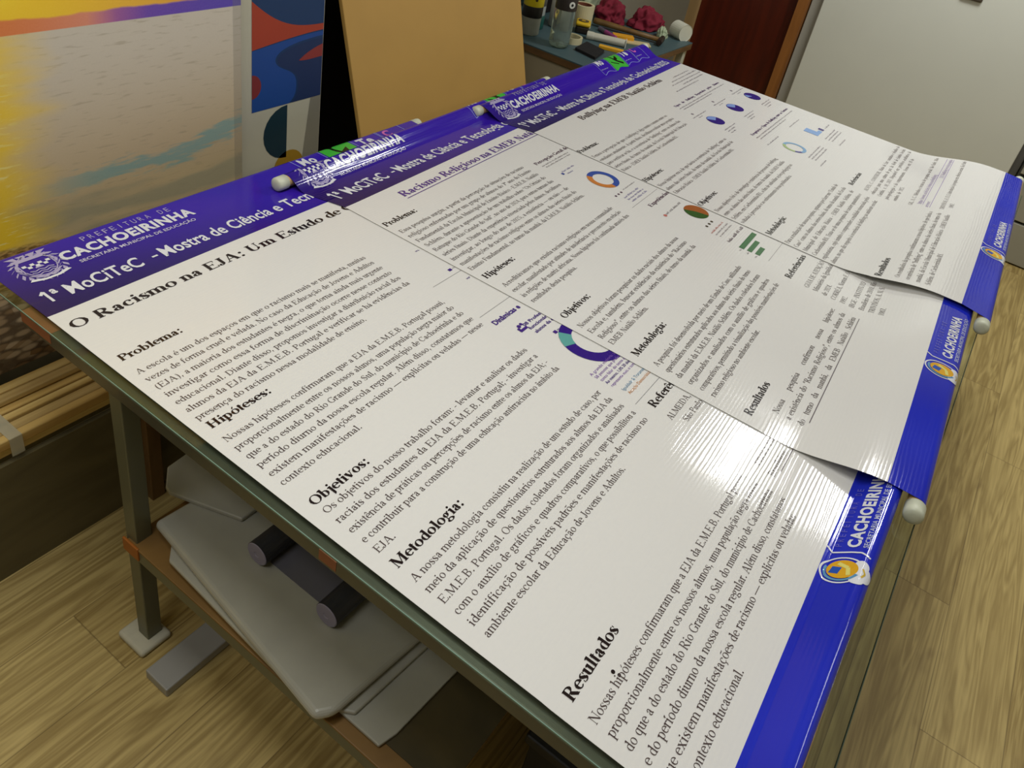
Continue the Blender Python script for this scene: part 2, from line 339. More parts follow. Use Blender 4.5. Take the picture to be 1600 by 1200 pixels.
def glyph(ch, bold):
    key = (ch, bold)
    if key in GC: return GC[key]
    st, hw = (150, 42) if bold else (80, 31)
    ac = ''; c0 = ch
    if ch in ACC: c0, ac = ACC[ch]
    if c0 not in GL: c0 = 'o'
    adv, cmds = GL[c0]; Q = []
    def quad(x0, y0, x1, y1, w):
        d = math.hypot(x1-x0, y1-y0) or 1; nx, ny = -(y1-y0)/d*w/2, (x1-x0)/d*w/2
        Q.append(((x0-nx, y0-ny), (x1-nx, y1-ny), (x1+nx, y1+ny), (x0+nx, y0+ny)))
    def rect(x0, x1, y0, y1): Q.append(((x0, y0), (x1, y0), (x1, y1), (x0, y1)))
    def dot(x, y, r): Q.append(tuple((x+r*math.cos(i*math.pi/4), y+r*math.sin(i*math.pi/4)) for i in range(8)))
    for c in cmds.split(';'):
        if not c: continue
        p = c.split(); o = p[0]
        if o == 'I':
            x, y0, y1 = float(p[1]), float(p[2]), float(p[3]); fl = p[4] if len(p) > 4 else ''
            rect(x-st/2, x+st/2, y0, y1); e = st/2+55
            if 'b' in fl: rect(x-e, x+e, y0, y0+hw)
            if 'B' in fl: rect(x, x+e, y0, y0+hw)
            if 't' in fl: rect(x-e, x+e, y1-hw, y1)
            if 'l' in fl: Q.append(((x-e-20, y1-70), (x-st/2, y1-90), (x-st/2, y1), (x-e-20, y1-40)))
        elif o == 'O':
            cx, cy, rx, ry, a0, a1 = map(float, p[1:7]); n = max(4, int(abs(a1-a0)/28)); pr = []
            for i in range(n+1):
                a = math.radians(a0+(a1-a0)*i/n); t = hw*.9+(st*1.06-hw)*abs(math.cos(a))**1.4
                r = lambda k: (cx+(rx+k*t/2)*math.cos(a), cy+(ry+k*min(t, hw*1.3)/2)*math.sin(a))
                pr.append((r(-1), r(1)))
            for i in range(n): Q.append((pr[i][0], pr[i][1], pr[i+1][1], pr[i+1][0]))
        elif o == 'L': quad(*map(float, p[1:5]), st*1.02)
        elif o == 'l': quad(*map(float, p[1:5]), hw*1.15)
        elif o == 'H': rect(float(p[1]), float(p[2]), float(p[3])-hw/2, float(p[3])+hw/2)
        elif o == 'V': rect(float(p[1])-hw/2, float(p[1])+hw/2, float(p[2]), float(p[3]))
        elif o == 'D': dot(float(p[1]), float(p[2]), float(p[3])*(1.35 if bold else 1))
    m = adv/2
    if ac == '1': quad(m-30, 520, m+90, 670, hw*1.6)
    if ac == '2': quad(m-110, 520, m, 660, hw*1.5); quad(m+110, 520, m, 660, hw*1.5)
    if ac == '3': quad(m-130, 560, m-40, 620, hw*1.6); quad(m-40, 620, m+40, 570, hw*1.6); quad(m+40, 570, m+130, 630, hw*1.6)
    if ac == '4': quad(m+20, 10, m+30, -90, hw*1.6); quad(m+50, -90, m-60, -190, hw*1.6)
    if ac == '8': quad(m+30, 520, m-90, 670, hw*1.6)
    if ac in '567' and ac: quad(m-40, 730, m+80, 850, hw*1.6)
    if bold: adv *= 1.05
    GC[key] = (adv, Q); return GC[key]

class Ink:      # printed shapes in sheet coordinates (u across, v down the sheet), collected per colour
    def __init__(s): s.v = []; s.f = []
    def poly(s, pts):
        o = len(s.v); s.v += pts; s.f.append(tuple(range(o, o+len(pts))))
    def slice(s, dv):                              # cut shapes that follow the rolled ends into narrow strips
        V, F = s.v, s.f; s.v, s.f = [], []
        def clip(P, lim, sg):
            o = []
            for a, b_ in zip(P, P[1:]+P[:1]):
                ia, ib = (a[1]-lim)*sg >= 0, (b_[1]-lim)*sg >= 0
                if ia: o.append(a)
                if ia != ib: t = (lim-a[1])/(b_[1]-a[1]); o.append((a[0]+(b_[0]-a[0])*t, lim))
            return o
        for f in F:
            P = [V[i] for i in f]; lo, hi = min(p[1] for p in P), max(p[1] for p in P)
            if hi-lo < dv*1.2: s.poly(P); continue
            n = int(math.ceil((hi-lo)/dv))
            for i in range(n):
                q = clip(clip(P, lo+(hi-lo)*i/n, 1), lo+(hi-lo)*(i+1)/n, -1)
                q = [p for j, p in enumerate(q) if math.dist(p, q[j-1]) > 1e-6]
                ar = abs(sum(p[0]*q[j-1][1]-p[1]*q[j-1][0] for j, p in enumerate(q)))
                if len(q) > 2 and ar > 4e-8: s.poly(q)
    def rect(s, u0, u1, v0, v1): s.poly([(u0, v0), (u1, v0), (u1, v1), (u0, v1)])
    def bar(s, a, b_, wd):
        d = math.hypot(b_[0]-a[0], b_[1]-a[1]) or 1; nx, ny = -(b_[1]-a[1])/d*wd/2, (b_[0]-a[0])/d*wd/2
        s.poly([(a[0]-nx, a[1]-ny), (b_[0]-nx, b_[1]-ny), (b_[0]+nx, b_[1]+ny), (a[0]+nx, a[1]+ny)])
    def path(s, pts, wd):
        for a, b_ in zip(pts, pts[1:]): s.bar(a, b_, wd)
    def ring(s, u, v, r0, r1, a0=0, a1=360, n=None, sx=1.0):
        n = n or max(3, int(abs(a1-a0)/10))
        q = [(math.radians(a0+(a1-a0)*i/n)) for i in range(n+1)]
        for a, b_ in zip(q, q[1:]):
            s.poly([(u+r0*sx*math.cos(a), v-r0*math.sin(a)), (u+r1*sx*math.cos(a), v-r1*math.sin(a)), (u+r1*sx*math.cos(b_), v-r1*math.sin(b_)), (u+r0*sx*math.cos(b_), v-r0*math.sin(b_))])
    def disc(s, u, v, r, a0=0, a1=360, sx=1.0):
        n = max(4, int(abs(a1-a0)/12)); pts = [(u+r*sx*math.cos(math.radians(a0+(a1-a0)*i/n)), v-r*math.sin(math.radians(a0+(a1-a0)*i/n))) for i in range(n+1)]
        s.poly(pts[:-1] if abs(a1-a0) >= 360 else [(u, v)]+pts)
    def serif(s, txt, u0, v, em, u1=None, bold=False):    # u1: justify to that right edge
        adv = [glyph(c, bold)[0]*em/1000 for c in txt]; tot = sum(adv); sp = txt.count(' '); extra = 0.0; kx = 1.0
        if u1 is not None:
            gap = u1-u0-tot
            kx = min((u1-u0)/tot, 1.22 if bold else 1.10); gap = u1-u0-tot*kx
            if sp and gap > 0: extra = gap/sp
        x = u0
        for c, a in zip(txt, adv):
            for q in glyph(c, bold)[1]:
                s.poly([(x+px*em/1000*kx, v-py*em/1000) for px, py in q])
            x += a*kx+(extra if c == ' ' else 0)
        return x
    def sans(s, txt, u0, v, cap, u1, weight=0.0, shear=0.0):   # built-in sans lettering fitted between u0 and u1
        key = (txt, weight)
        if key not in SANS:
            cu = bpy.data.curves.new('t', 'FONT'); cu.body = txt; cu.size = 1; cu.offset = weight; cu.space_character = 1.12 if weight > .03 else 1.03; cu.resolution_u = 3
            o = bpy.data.objects.new('t', cu); C.objects.link(o)
            bpy.context.view_layer.update()
            me = o.evaluated_get(bpy.context.evaluated_depsgraph_get()).to_mesh()
            SANS[key] = ([tuple(q.co[:2]) for q in me.vertices], [tuple(p.vertices) for p in me.polygons])
            bpy.data.objects.remove(o); bpy.data.curves.remove(cu)
        vs, fs = SANS[key]; xs = [p[0] for p in vs]; x0, x1 = min(xs), max(xs)
        kx = (u1-u0)/(x1-x0); ky = cap/(0.72+2*weight); o = len(s.v)
        s.v += [(u0+(px-x0)*kx+shear*(py+weight)*ky, v-(py+weight)*ky) for px, py in vs]; s.f += [tuple(i+o for i in f) for f in fs]
    def greek(s, u0, u1, v, h, rnd):                           # caption too small to read: word-length dashes
        u = u0
        while u < u1-.004:
            l = min(rnd.uniform(.010, .034), u1-u); n = max(2, int(l/(h*.62)))
            for i in range(n):
                x = u+l*i/n; t = h*rnd.choice((.62, .62, .7, 1.0)); s.rect(x, x+h*.26, v-t, v)
                if rnd.random() < .6: y = v-rnd.choice((0, .3, .55))*h; s.rect(x, x+l/n, y-h*.16, y)
            u += l+h*.6
SANS = {}

# ------------------------------------------------------------------ one printed banner
INK_MATS = {}
def ink_mat(name, rgb):
    if name not in INK_MATS: INK_MATS[name] = print_mat('ink_'+name, 'ink', srgb(*rgb))
    return INK_MATS[name]
page_m = print_mat('white_banner_page', 'page', srgb(226, 225, 221)); head_m = print_mat('purple_header_print', 'header', None); foot_m = print_mat('blue_footer_print', 'footer', None)
cap_m = simple('white_rod_cap', srgb(206, 210, 188), .45, var=.05); rod_m = wood_mat('rod_wood', srgb(186, 150, 96), srgb(206, 172, 118))
RR = 0.0172; WP = 1.255; LP = 1.33
class Sheet:
    def __init__(s, c00, c10, c01, c11, t0, t1, d0, d1, zo, top, bot, lift=0.0, liftv=(1.12, 1.34), edge=0.0012):
        V = lambda p: Vector((p[0], p[1]))
        s.c = [V(p) for p in (t0, t1, c00, c10, c01, c11, d0, d1)]
        L = lambda a, b_: ((s.c[a]-s.c[b_]).length+(s.c[a+1]-s.c[b_+1]).length)/2
        s.a = L(2, 0); s.L = (s.c[4]-s.c[2]).length; s.d = L(6, 4); s.zo = zo; s.edge = edge
        pts = []                                   # (q along sheet plan in layout units from v=0, height)
        if top == 'hang':                          # rolls down over the back edge of the glass
            s.tz = zo-RR
            for i in range(25):
                t = -math.radians(170)+math.radians(170)*i/24; pts.append((-s.a+RR*math.sin(t), s.tz+RR*math.cos(t)))
        else:                                      # rises over a rod that lies on the sheets below
            s.tz = zo+RR; dd = top
            for i in range(21):
                t = -math.radians(160)*(1-i/20); pts.append((-s.a+RR*math.sin(t), s.tz+RR*math.cos(t)))
            for i in range(1, 25):
                pts.append((-s.a+dd*i/24, zo+2*RR*(1-s.ss(i/24, 0, 1))))
        pts.append((0.0, zo)); n0 = len(pts)-1
        for i in range(1, 41):
            v = s.L*i/41; pts.append((v, zo+lift*s.ss(v, *liftv)))
        ze = zo+lift; pts.append((s.L, ze)); ax = s.L+s.d
        if lift:
            s.bz = max(RR, ze-RR)
            for i in range(25):
                t = math.radians(175)*i/24; pts.append((ax+RR*math.sin(t), s.bz+RR*math.cos(t)))
        else:
            s.bz = zo+RR; dd = bot; phi = 2*math.atan(RR/dd); pts.append((ax-dd, zo))
            for i in range(25):
                t = -phi+(phi+math.radians(160))*i/24; pts.append((ax+RR*math.sin(t), s.bz+RR*math.cos(t)))
        P = np.array(pts); d = np.hypot(np.diff(P[:, 0]), np.diff(P[:, 1])); sl = np.concatenate([[0], np.cumsum(d)]); sl -= sl[n0]
        s.S, s.P = sl, P
        s.send = float(np.interp(s.L, P[n0:n0+42, 0], sl[n0:n0+42]))
    @staticmethod
    def ss(v, a, b_):
        t = min(1, max(0, (v-a)/(b_-a))); return t*t*(3-2*t)
    def at(s, uv, off=0.0):                        # (n,2) sheet coordinates -> (n,3) layout coords (x, y, height over glass)
        uv = np.asarray(uv, float); u = uv[:, 0]/WP; sv = uv[:, 1]
        q = np.interp(sv, s.S, s.P[:, 0]); z = np.interp(sv, s.S, s.P[:, 1]); e = 1e-3
        dq = (np.interp(sv+e, s.S, s.P[:, 0])-np.interp(sv-e, s.S, s.P[:, 0])); dz = (np.interp(sv+e, s.S, s.P[:, 1])-np.interp(sv-e, s.S, s.P[:, 1]))
        n = np.hypot(dq, dz)+1e-12; q = q-dz/n*off; z = z+dq/n*off
        z = z+s.edge*np.exp(-u*WP/.03)*((sv > -.05) & (sv < 1.1))
        c = np.array([[p.x, p.y] for p in s.c])
        ln = [c[i][None]*(1-u)[:, None]+c[i+1][None]*u[:, None] for i in (0, 2, 4, 6)]
        k0 = (q/s.a)[:, None]; k1 = (q/s.L)[:, None]; k2 = ((q-s.L)/s.d)[:, None]
        r = np.where(k0 < 0, ln[1]+(ln[1]-ln[0])*k0, np.where(k1 <= 1, ln[1]+(ln[2]-ln[1])*k1, ln[2]+(ln[3]-ln[2])*k2))
        return np.column_stack([r, z])
    def world(s, uv, off=0.0):
        p = s.at(uv, off); return np.column_stack([p[:, 0]*S, -p[:, 1]*S, (HF-1.0+p[:, 2])*S])
def uv_mesh(name, verts, faces, uvs, mat, parent, smooth=False):
    me = bpy.data.meshes.new(name); me.from_pydata(verts.tolist(), [], faces); me.update()
    ul = me.uv_layers.new(name='print'); li = np.zeros(len(me.loops), np.int32); me.loops.foreach_get('vertex_index', li)
    ul.data.foreach_set('uv', np.asarray(uvs, np.float32)[li].ravel())
    me.materials.append(mat)
    o = bpy.data.objects.new(name, me); C.objects.link(o); o.parent = parent
    me.transform(Matrix.Translation(-parent_loc(parent)))
    if smooth:
        for p in me.polygons: p.use_smooth = True
    return o
def banner(sheet, label, inks):
    root = thing('printed_banner', W3(*(sheet.c[2]+(sheet.c[5]-sheet.c[2])*.5), 1.0), label, 'banner', 'school fair banners laid over one another on the glass table')
    def part(name, v0, v1, mat, nv):
        us = np.linspace(0, WP, 41); vs = np.linspace(v0, v1, nv)
        uv = np.array([(a, b_) for b_ in vs for a in us]); n = 41
        fs = [(j*n+i, (j+1)*n+i, (j+1)*n+i+1, j*n+i+1) for j in range(nv-1) for i in range(n-1)]
        o = uv_mesh(name, sheet.world(uv), fs, uv, mat, root, True)
        md = o.modifiers.new('thick', 'SOLIDIFY'); md.thickness = .0005; md.offset = -1
        es = o.modifiers.new('rim', 'EDGE_SPLIT'); es.split_angle = math.radians(40)
        return o
    page = part('page', 0.0, sheet.send, page_m, 90)
    head = part('header_band', sheet.S[0], 0.0, head_m, 90)
    foot = part('footer_band', sheet.send, sheet.S[-1], foot_m, 70)
    for nm, (i, zc) in dict(top_rod=(0, sheet.tz), bottom_rod=(6, sheet.bz)).items():
        a, b_ = sheet.c[i], sheet.c[i+1]; d = (b_-a).normalized()
        A, B = W3(a.x, a.y, 1.0-zc), W3(b_.x, b_.y, 1.0-zc); D = (B-A).normalized()
        r = MB().cyl(A-D*.004, B+D*.004, (RR-.0012)*S, 20).build(nm, rod_m, root, smooth=False)
        for P0, q in ((A-D*.003, -D), (B+D*.003, D)):
            R1 = (RR+.0008)*S
            MB().lathe(P0, q, [(R1, 0), (R1, .022), (R1*.96, .0255), (R1*.8, .028), (R1*.4, .0292), (0, .0294)], 24).build('end_cap', cap_m, r, smooth=True)
    par = dict(page=page, head=head, foot=foot)
    for (where, name, rgb, off, no), ink in inks.items():
        if not ink.f: continue
        if where != 'page': ink.slice(.005)
        uv = np.array(ink.v)
        lay = np.zeros(len(uv))
        for i, f in enumerate(ink.f): lay[list(f)] = (i % 9)*1.1e-5      # overprinted strokes do not share one plane
        uv_mesh(name, sheet.world(uv, off+lay), ink.f, uv, ink_mat(name+'_%d_%d_%d' % rgb, rgb), par[where])
    return root

WHITE, LILAC, BLACK, DARK, PURP = (226, 228, 234), (176, 168, 206), (32, 22, 24), (78, 64, 64), (70, 42, 130)
def kit():
    inks = {}
    def g(where, name, rgb, off=.0008, no=0):
        return inks.setdefault((where, name, rgb, off, no), Ink())
    return inks, g
def header(g, P=None):
    h = g('head', 'header_lettering', WHITE)
    h.sans('1ª MoCiTeC', .032, -.035, .039, .224, .018); h.bar((.0262, -.0640), (.0345, -.0735), .0058); h.rect(.249, .262, -.053, -.048)
    h.sans('Mostra de Ciência', .272, -.035, .039, .560, .019); h.sans('e Tecnologia', .572, -.035, .039, .792, .019)
    h.sans('de Cachoeirinha/2025', .806, -.035, .039, 1.215, .019)
    g('head', 'header_town_name', WHITE).sans('CACHOEIRINHA', .119, -.139, .034, .424, .043)
    s = g('head', 'header_small_lettering', LILAC)
    for i, c in enumerate('PREFEITURA DE'):
        if c != ' ': s.sans(c, .184+i*.0163+(.004 if c == 'I' else 0), -.182, .018, .184+i*.0163+(.0095 if c != 'I' else .0062), .0)
    g('head', 'header_subtitle', (206, 202, 226)).sans('SECRETARIA MUNICIPAL DE EDUCAÇÃO', .139, -.1165, .0105, .408, .018)
    # town crest: mural crown, shield with chequered chief and water, laurel branches, ribbon
    e = g('head', 'crest', LILAC); cu, cv = .076, -.148
    for i in range(4): e.poly([(cu-.040+i*.0205, cv-.056), (cu-.022+i*.0205, cv-.056), (cu-.019+i*.0145, cv-.044), (cu-.0245+i*.0145, cv-.044)])
    e.poly([(cu-.0335, cv-.0445), (cu+.0335, cv-.0445), (cu+.029, cv-.0335), (cu-.029, cv-.0335)])
    e.ring(cu, cv-.002, .0285, .031, 190, 350); e.ring(cu, cv-.022, .028, .0305, 15, 165, sx=1.05)
    e.bar((cu-.0305, cv-.024), (cu-.0305, cv+.006), .0025); e.bar((cu+.0305, cv-.024), (cu+.0305, cv+.006), .0025)
    wht = g('head', 'crest_chief', WHITE, .0010)
    for r in range(2):
        for q in range(7):
            if (q+r) % 2 == 0: wht.rect(cu-.0265+q*.0076, cu-.0189+q*.0076, cv-.020+r*.0075, cv-.0125+r*.0075)
    for j in range(3): e.path([(cu-.022+i*.0088, cv+.006+j*.007+(.002 if i % 2 else -.002)) for i in range(6)], .0026)
    e.disc(cu, cv-.001, .008, 0, 180)
    for sd in (-1, 1):
        for i in range(8):
            a = math.radians(200+i*19) if sd < 0 else math.radians(-20-i*19)
            a = math.radians(248-i*17); pu, pv = cu-sd*-.040*math.cos(a), cv-.006-.043*math.sin(a)
            for t in (-1, 1):
                q = a+1.57+t*.55; L = .019
                tip = (pu-sd*-L*math.cos(q), pv-L*math.sin(q)); nx, ny = math.sin(q)*.0042, math.cos(q)*.0042*sd
                e.poly([(pu, pv), ((pu+tip[0])/2+nx, (pv+tip[1])/2-ny), tip, ((pu+tip[0])/2-nx, (pv+tip[1])/2+ny)])
    wht.poly([(cu-.034, cv+.030), (cu-.012, cv+.038), (cu+.012, cv+.038), (cu+.034, cv+.030), (cu+.040, cv+.036), (cu+.014, cv+.044), (cu-.014, cv+.044), (cu-.040, cv+.036)])
    # element tiles Mo / green / Te / C with wavy lower edges
    wv = lambda u: .006*math.sin(u*60)
    for tn, (u0, u1, tx) in enumerate(((.765, .862, 'Mo'), (.985, 1.085, 'Te'), (1.09, 1.185, 'C'))):
        o = g('head', 'tile_outline', (150, 160, 226), .0008, tn)
        top = [(u0+(u1-u0)*i/8, -.242+wv(u0+(u1-u0)*i/8)) for i in range(9)]; bot = [(p[0]+.006, p[1]+.112) for p in top]
        o.path(top, .0022); o.path(bot, .0022); o.bar(top[0], bot[0], .0022); o.bar(top[-1], bot[-1], .0022)
        g('head', 'tile_letters', WHITE if tx != 'C' else (214, 110, 190), .0008, tn).sans(tx, u0+.016, -.172, .038, u1-(.030 if tx != 'C' else .050), .035)
        g('head', 'tile_number', (206, 202, 226), .0008, tn).greek(u0+.012, u1-.03, -.150, .004, random.Random(3)); g('head', 'tile_number', (206, 202, 226), .0008, tn).sans('42', u0+.006, -.224, .012, u0+.026)
    gr = g('head', 'green_tile', (70, 184, 66)); top = [(.868+.110*i/8, -.244+wv(.868+.11*i/8)) for i in range(9)]
    for a, b_ in zip(top, top[1:]): gr.poly([a, b_, (b_[0]+.006, b_[1]+.116), (a[0]+.006, a[1]+.116)])
    k_ = g('head', 'tile_figure', (22, 30, 20), .0010)
    k_.path([(.905, -.225), (.912, -.195), (.925, -.172), (.945, -.158), (.968, -.146)], .010)
    k_.poly([(.893, -.222), (.915, -.236), (.921, -.214), (.905, -.206)]); k_.poly([(.925, -.180), (.955, -.196), (.950, -.176), (.930, -.166)])
    k_.path([(.884, -.170), (.905, -.160), (.930, -.150)], .005)
def footer(g, sheet, ul, ut, ut1):
    b0 = sheet.send; w = g('foot', 'footer_lettering', WHITE)
    w.sans('CACHOEIRINHA', ut, b0+.054, .024, ut1, .040)
    sm = g('foot', 'footer_small_lettering', (104, 104, 200))
    for i, c in enumerate('PREFEITURA DE'):
        if c != ' ': sm.sans(c, ut+i*.0135, b0+.0235, .012, ut+i*.0135+(.007 if c != 'I' else .002))
    g('foot', 'footer_subtitle', (190, 196, 226)).sans('SECRETARIA MUNICIPAL DE EDUCAÇÃO', ut, b0+.068, .009, ut1+.01, .018)
    lg = g('foot', 'footer_logo_border', WHITE); cu, cv = ul, b0+.038
    lg.ring(cu, cv, .034, .0375, 0, 360, sx=.86); lg.disc(cu-.004, cv+.033, .018); lg.disc(cu+.014, cv+.030, .012); lg.disc(cu-.018, cv+.028, .012)
    lg.path([(cu+.052, cv-.038), (cu+.043, cv-.026), (cu+.046, cv+.006), (cu+.046, cv+.022), (cu+.038, cv+.038)], .0035)
    g('foot', 'footer_logo_sun', (222, 168, 36), .0010).disc(cu+.002, cv+.001, .026, sx=.86)
    g('foot', 'footer_logo_sky', (96, 150, 190), .0011).ring(cu, cv, .026, .031, 70, 250, sx=.86)
    g('foot', 'footer_logo_peak', (34, 84, 178), .0012).poly([(cu-.008, cv-.020), (cu+.008, cv-.016), (cu+.006, cv+.000), (cu-.010, cv-.004)])
    g('foot', 'footer_logo_leaf', (224, 216, 120), .0012).path([(cu+.016, cv-.008), (cu+.006, cv+.010), (cu-.012, cv+.014)], .007)
    g('foot', 'footer_logo_script', (206, 176, 70), .0012).path([(cu-.012, cv+.034), (cu-.002, cv+.038), (cu+.008, cv+.033)], .003)
EM, EH = .0203, .0272
NB = [0]
def block(g, head, vh, lines, v0, u0, u1, pitch=.0262, hu=None, hw_=None, last=True, rgb=DARK, em=EM):
    NB[0] += 1
    if head: g('page', 'section_heading', BLACK, .0008, NB[0]).serif(head, hu if hu is not None else u0+.004, vh, EH, hw_, bold=True)
    b = g('page', 'paragraph', rgb, .0008, NB[0])
    for i, l in enumerate(lines):
        e = u1 if (i < len(lines)-1 or not last) else None
        b.serif(l, u0, v0+i*pitch, em, e)
# ------------------------------------------------------------------ banner nearest the reader
rnd = random.Random(11)
sA = Sheet((0, 0), (1.255, -.026), (0, 1.331), (1.255, 1.308), (-.002, -.212), (1.262, -.232), (0, 1.384), (1.255, 1.378), .0006, 'hang', .05)
inks, g = kit(); header(g); footer(g, sA, .487, .546, .786)
g('page', 'title', BLACK).serif('O Racismo na EJA: Um Estudo de C', .014, .060, .0395, .735, bold=True)
U0, U1 = .020, .590
block(g, 'Problema:', .188, ['A escola é um dos espaços em que o racismo mais se manifesta, muitas', 'vezes de forma cruel e velada. No caso da Educação de Jovens e Adultos', '(EJA), a maioria dos estudantes é negra, o que torna ainda mais urgente', 'investigar como essa forma de discriminação ocorre nesse contexto', 'educacional. Diante disso, propomos investigar a distribuição racial dos', 'alunos da EJA da E.M.E.B. Portugal e verificar se há evidências da', 'presença do racismo nessa modalidade de ensino.'], .235, U0, .587, hw_=.146, hu=.021)
block(g, 'Hipóteses:', .422, ['Nossas hipóteses confirmaram que a EJA da E.M.E.B. Portugal possui,', 'proporcionalmente entre os nossos alunos, uma população negra maior do', 'que a do estado do Rio Grande do Sul, do município de Cachoeirinha e do', 'período diurno da nossa escola regular. Além disso, constatamos que', 'existem manifestações de racismo — explícitas ou veladas — nesse', 'contexto educacional.'], .462, U0, U1, hw_=.150, hu=.023)
block(g, 'Objetivos:', .656, ['Os objetivos do nosso trabalho foram: - levantar e analisar os dados', 'raciais dos estudantes da EJA da E.M.E.B. Portugal; - investigar a', 'existência de práticas ou percepções de racismo entre os alunos da EJA; -', 'e contribuir para a construção de uma educação antirracista no âmbito da', 'EJA.'], .680, .027, U1, hw_=.149, hu=.025)
block(g, 'Metodologia:', .823, ['A nossa metodologia consistiu na realização de um estudo de caso, por', 'meio da aplicação de questionários estruturados aos alunos da EJA da', 'E.M.E.B. Portugal. Os dados coletados foram organizados e analisados', 'com o auxílio de gráficos e quadros comparativos, o que possibilitou a', 'identificação de possíveis padrões e manifestações de racismo no', 'ambiente escolar da Educação de Jovens e Adultos.'], .857, .026, U1, hw_=.188, hu=.026)
block(g, 'Resultados', 1.125, ['Nossas hipóteses confirmaram que a EJA da E.M.E.B. Portugal possui,', 'proporcionalmente entre os nossos alunos, uma população negra maior', 'do que a do estado do Rio Grande do Sul, do município de Cachoeirinha', 'e do período diurno da nossa escola regular. Além disso, constatamos', 'que existem manifestações de racismo — explícitas ou veladas —', 'no contexto educacional.'], 1.164, .021, U1, hw_=.161, hu=.026)
d = g('page', 'ink_blot', BLACK); d.disc(.099, 1.147, .0030); d.disc(.1005, 1.156, .0025)
block(g, 'Referências', .957, [], 0, .6, .7, hu=.630, hw_=.790)
b = g('page', 'body_text', DARK)
for i, l in enumerate(('ALMEIDA, Silvio. Racismo estrutural.', 'São Paulo, 2019.')): b.serif(l, .623+i*.02, .997+i*.0262, EM*.98)
b.serif('EBOLI. Educação.', .634, 1.178, EM*.98); b.serif('Brasileiras.', .626, 1.207, EM*.98)
g('page', 'caption_rule', (120, 112, 116)).rect(.650, .74, 1.211, 1.213)
cp = g('page', 'chart_caption', PURP); gr = g('page', 'caption_rule', (150, 150, 150))
gr.rect(.615, .74, .4075, .4085); gr.rect(.611, .74, .9225, .9235); gr.rect(.604, .74, .545, .546)
cp.sans('Dinâmicas e', .609, .586, .0155, .704, .03)
for i, l in enumerate(('08 Professores', 'funcionários e', 'alunos da escola')): cp.sans(l, .653, .631+i*.0155, .0095, .755, .02)
cp.disc(.634, .628, .004); cp.disc(.642, .622, .005); cp.disc(.652, .620, .004); cp.rect(.630, .656, .631, .638)
cp.rect(.682, .692, .683, .692); cp.greek(.696, .74, .689, .004, rnd); cp.rect(.693, .703, .386, .394); gr.greek(.706, .73, .391, .003, rnd)
cp.greek(.695, .708, .291, .006, rnd); cp.greek(.699, .712, .440, .006, rnd)
g('page', 'donut_chart', (52, 26, 128)).ring(.728, .757, .046, .074, -225, 120); g('page', 'donut_chart', (52, 26, 128)).ring(.728, .757, .046, .074, 120, 133)
g('page', 'donut_chart_slice', (96, 166, 160), .0010).ring(.728, .757, .0455, .0745, 120, 158)
lv = g('page', 'chart_note', (130, 92, 172))
for i, l in enumerate(('A grande maioria dos', '58 pessoas que preferem', 'tanto falar do tema que', 'Ao mesmo, 1,0% 20 alunos', 'representa mais o tempo')): (cp if i == 3 else lv).sans(l, .619+i*.001, .818+i*.0118, .0075, .735, .01 if i == 3 else 0)
g('page', 'chart_note_blue', (110, 150, 180)).sans('Igualdade & Tratamento', .630, .888, .0078, .735); g('page', 'chart_note_orange', (204, 140, 80)).sans('Atenção Democrática', .630, .902, .0078, .725)
banner(sA, 'white banner nearest the viewer titled O Racismo na EJA, lowest of the overlapping three', inks)

# ------------------------------------------------------------------ middle banner
sB = Sheet((.712, .033), (1.960, -.030), (.728, 1.366), (1.965, 1.312), (.668, -.128), (1.925, -.178), (.728, 1.424), (1.965, 1.376), .0018, .052, .05, lift=.0375, liftv=(1.14, 1.34))
inks, g = kit(); header(g); footer(g, sB, .475, .540, .765)
ti = g('page', 'title', (86, 52, 140)); e = ti.serif('Racismo Religioso na EMEB Natálio Schlém', .160, .058, .0395, 1.03, bold=True); ti.rect(.162, 1.03, .067, .0695)
block(g, 'Problema:', .127, ['Essa pesquisa surgiu, a partir da percepção de situações de racismo', 'religioso enfrentadas por um grupo de alunos do 7º ano do Ensino', 'Fundamental da Escola Municipal de Ensino Básico - E.M.E.B. Natálio', 'Schlém, durante a apresentação de um trabalho sobre "Os Orixás do', 'Batuque do Rio Grande do Sul", no ano de 2024, para outras turmas das', 'séries finais. Diante da experiência vivenciada pelos alunos, decidimos', 'investigar, ao longo do ano de 2025, a existência — ou não — de', 'manifestações de racismo religioso entre os alunos das séries finais do', 'Ensino Fundamental, no turno da manhã, da E.M.E.B. Natálio Schlém.'], .170, .016, .585, hu=.009, hw_=.132, last=False)
block(g, 'Hipóteses:', .424, ['Acreditávamos que existia racismo religioso em nossa comunidade', 'escolar, manifestado por atitudes de intolerância e preconceito em relação', 'às religiões de matriz africana. Nossa hipótese foi confirmada através dos', 'resultados desta pesquisa.'], .472, .021, .588, hu=.016, hw_=.142)
block(g, 'Objetivos:', .633, ['Nossos objetivos foram pesquisar os dados raciais dos alunos da nossa', 'Escola e, também, buscar evidências da existência do "Racismo', 'Religioso", entre os alunos das séries finais, do turno da manhã, da', 'EMEB Natálio Schlém.'], .676, .021, .590, hu=.024, hw_=.148)
block(g, 'Metodologia:', .813, ['A pesquisa foi desenvolvida por meio de um Estudo de Caso, utilizando', 'questionários estruturados aplicados aos alunos das séries finais do turno', 'da manhã da E.M.E.B. Natálio Schlém. Os dados coletados foram', 'organizados e analisados com o auxílio de gráficos e quadros', 'comparativos, permitindo a visualização das possíveis manifestações de', 'racismo religioso no ambiente escolar.'], .860, .028, .592, hu=.025, hw_=.188)
block(g, 'Resultados', 1.070, ['Nossa pesquisa confirmou nossa hipótese:', 'a existência do "Racismo Religioso", entre os alunos da', 'do turno da manhã, da EMEB Natálio Schlém'], 1.112, .08, .597, hu=.03, hw_=.165, last=False)
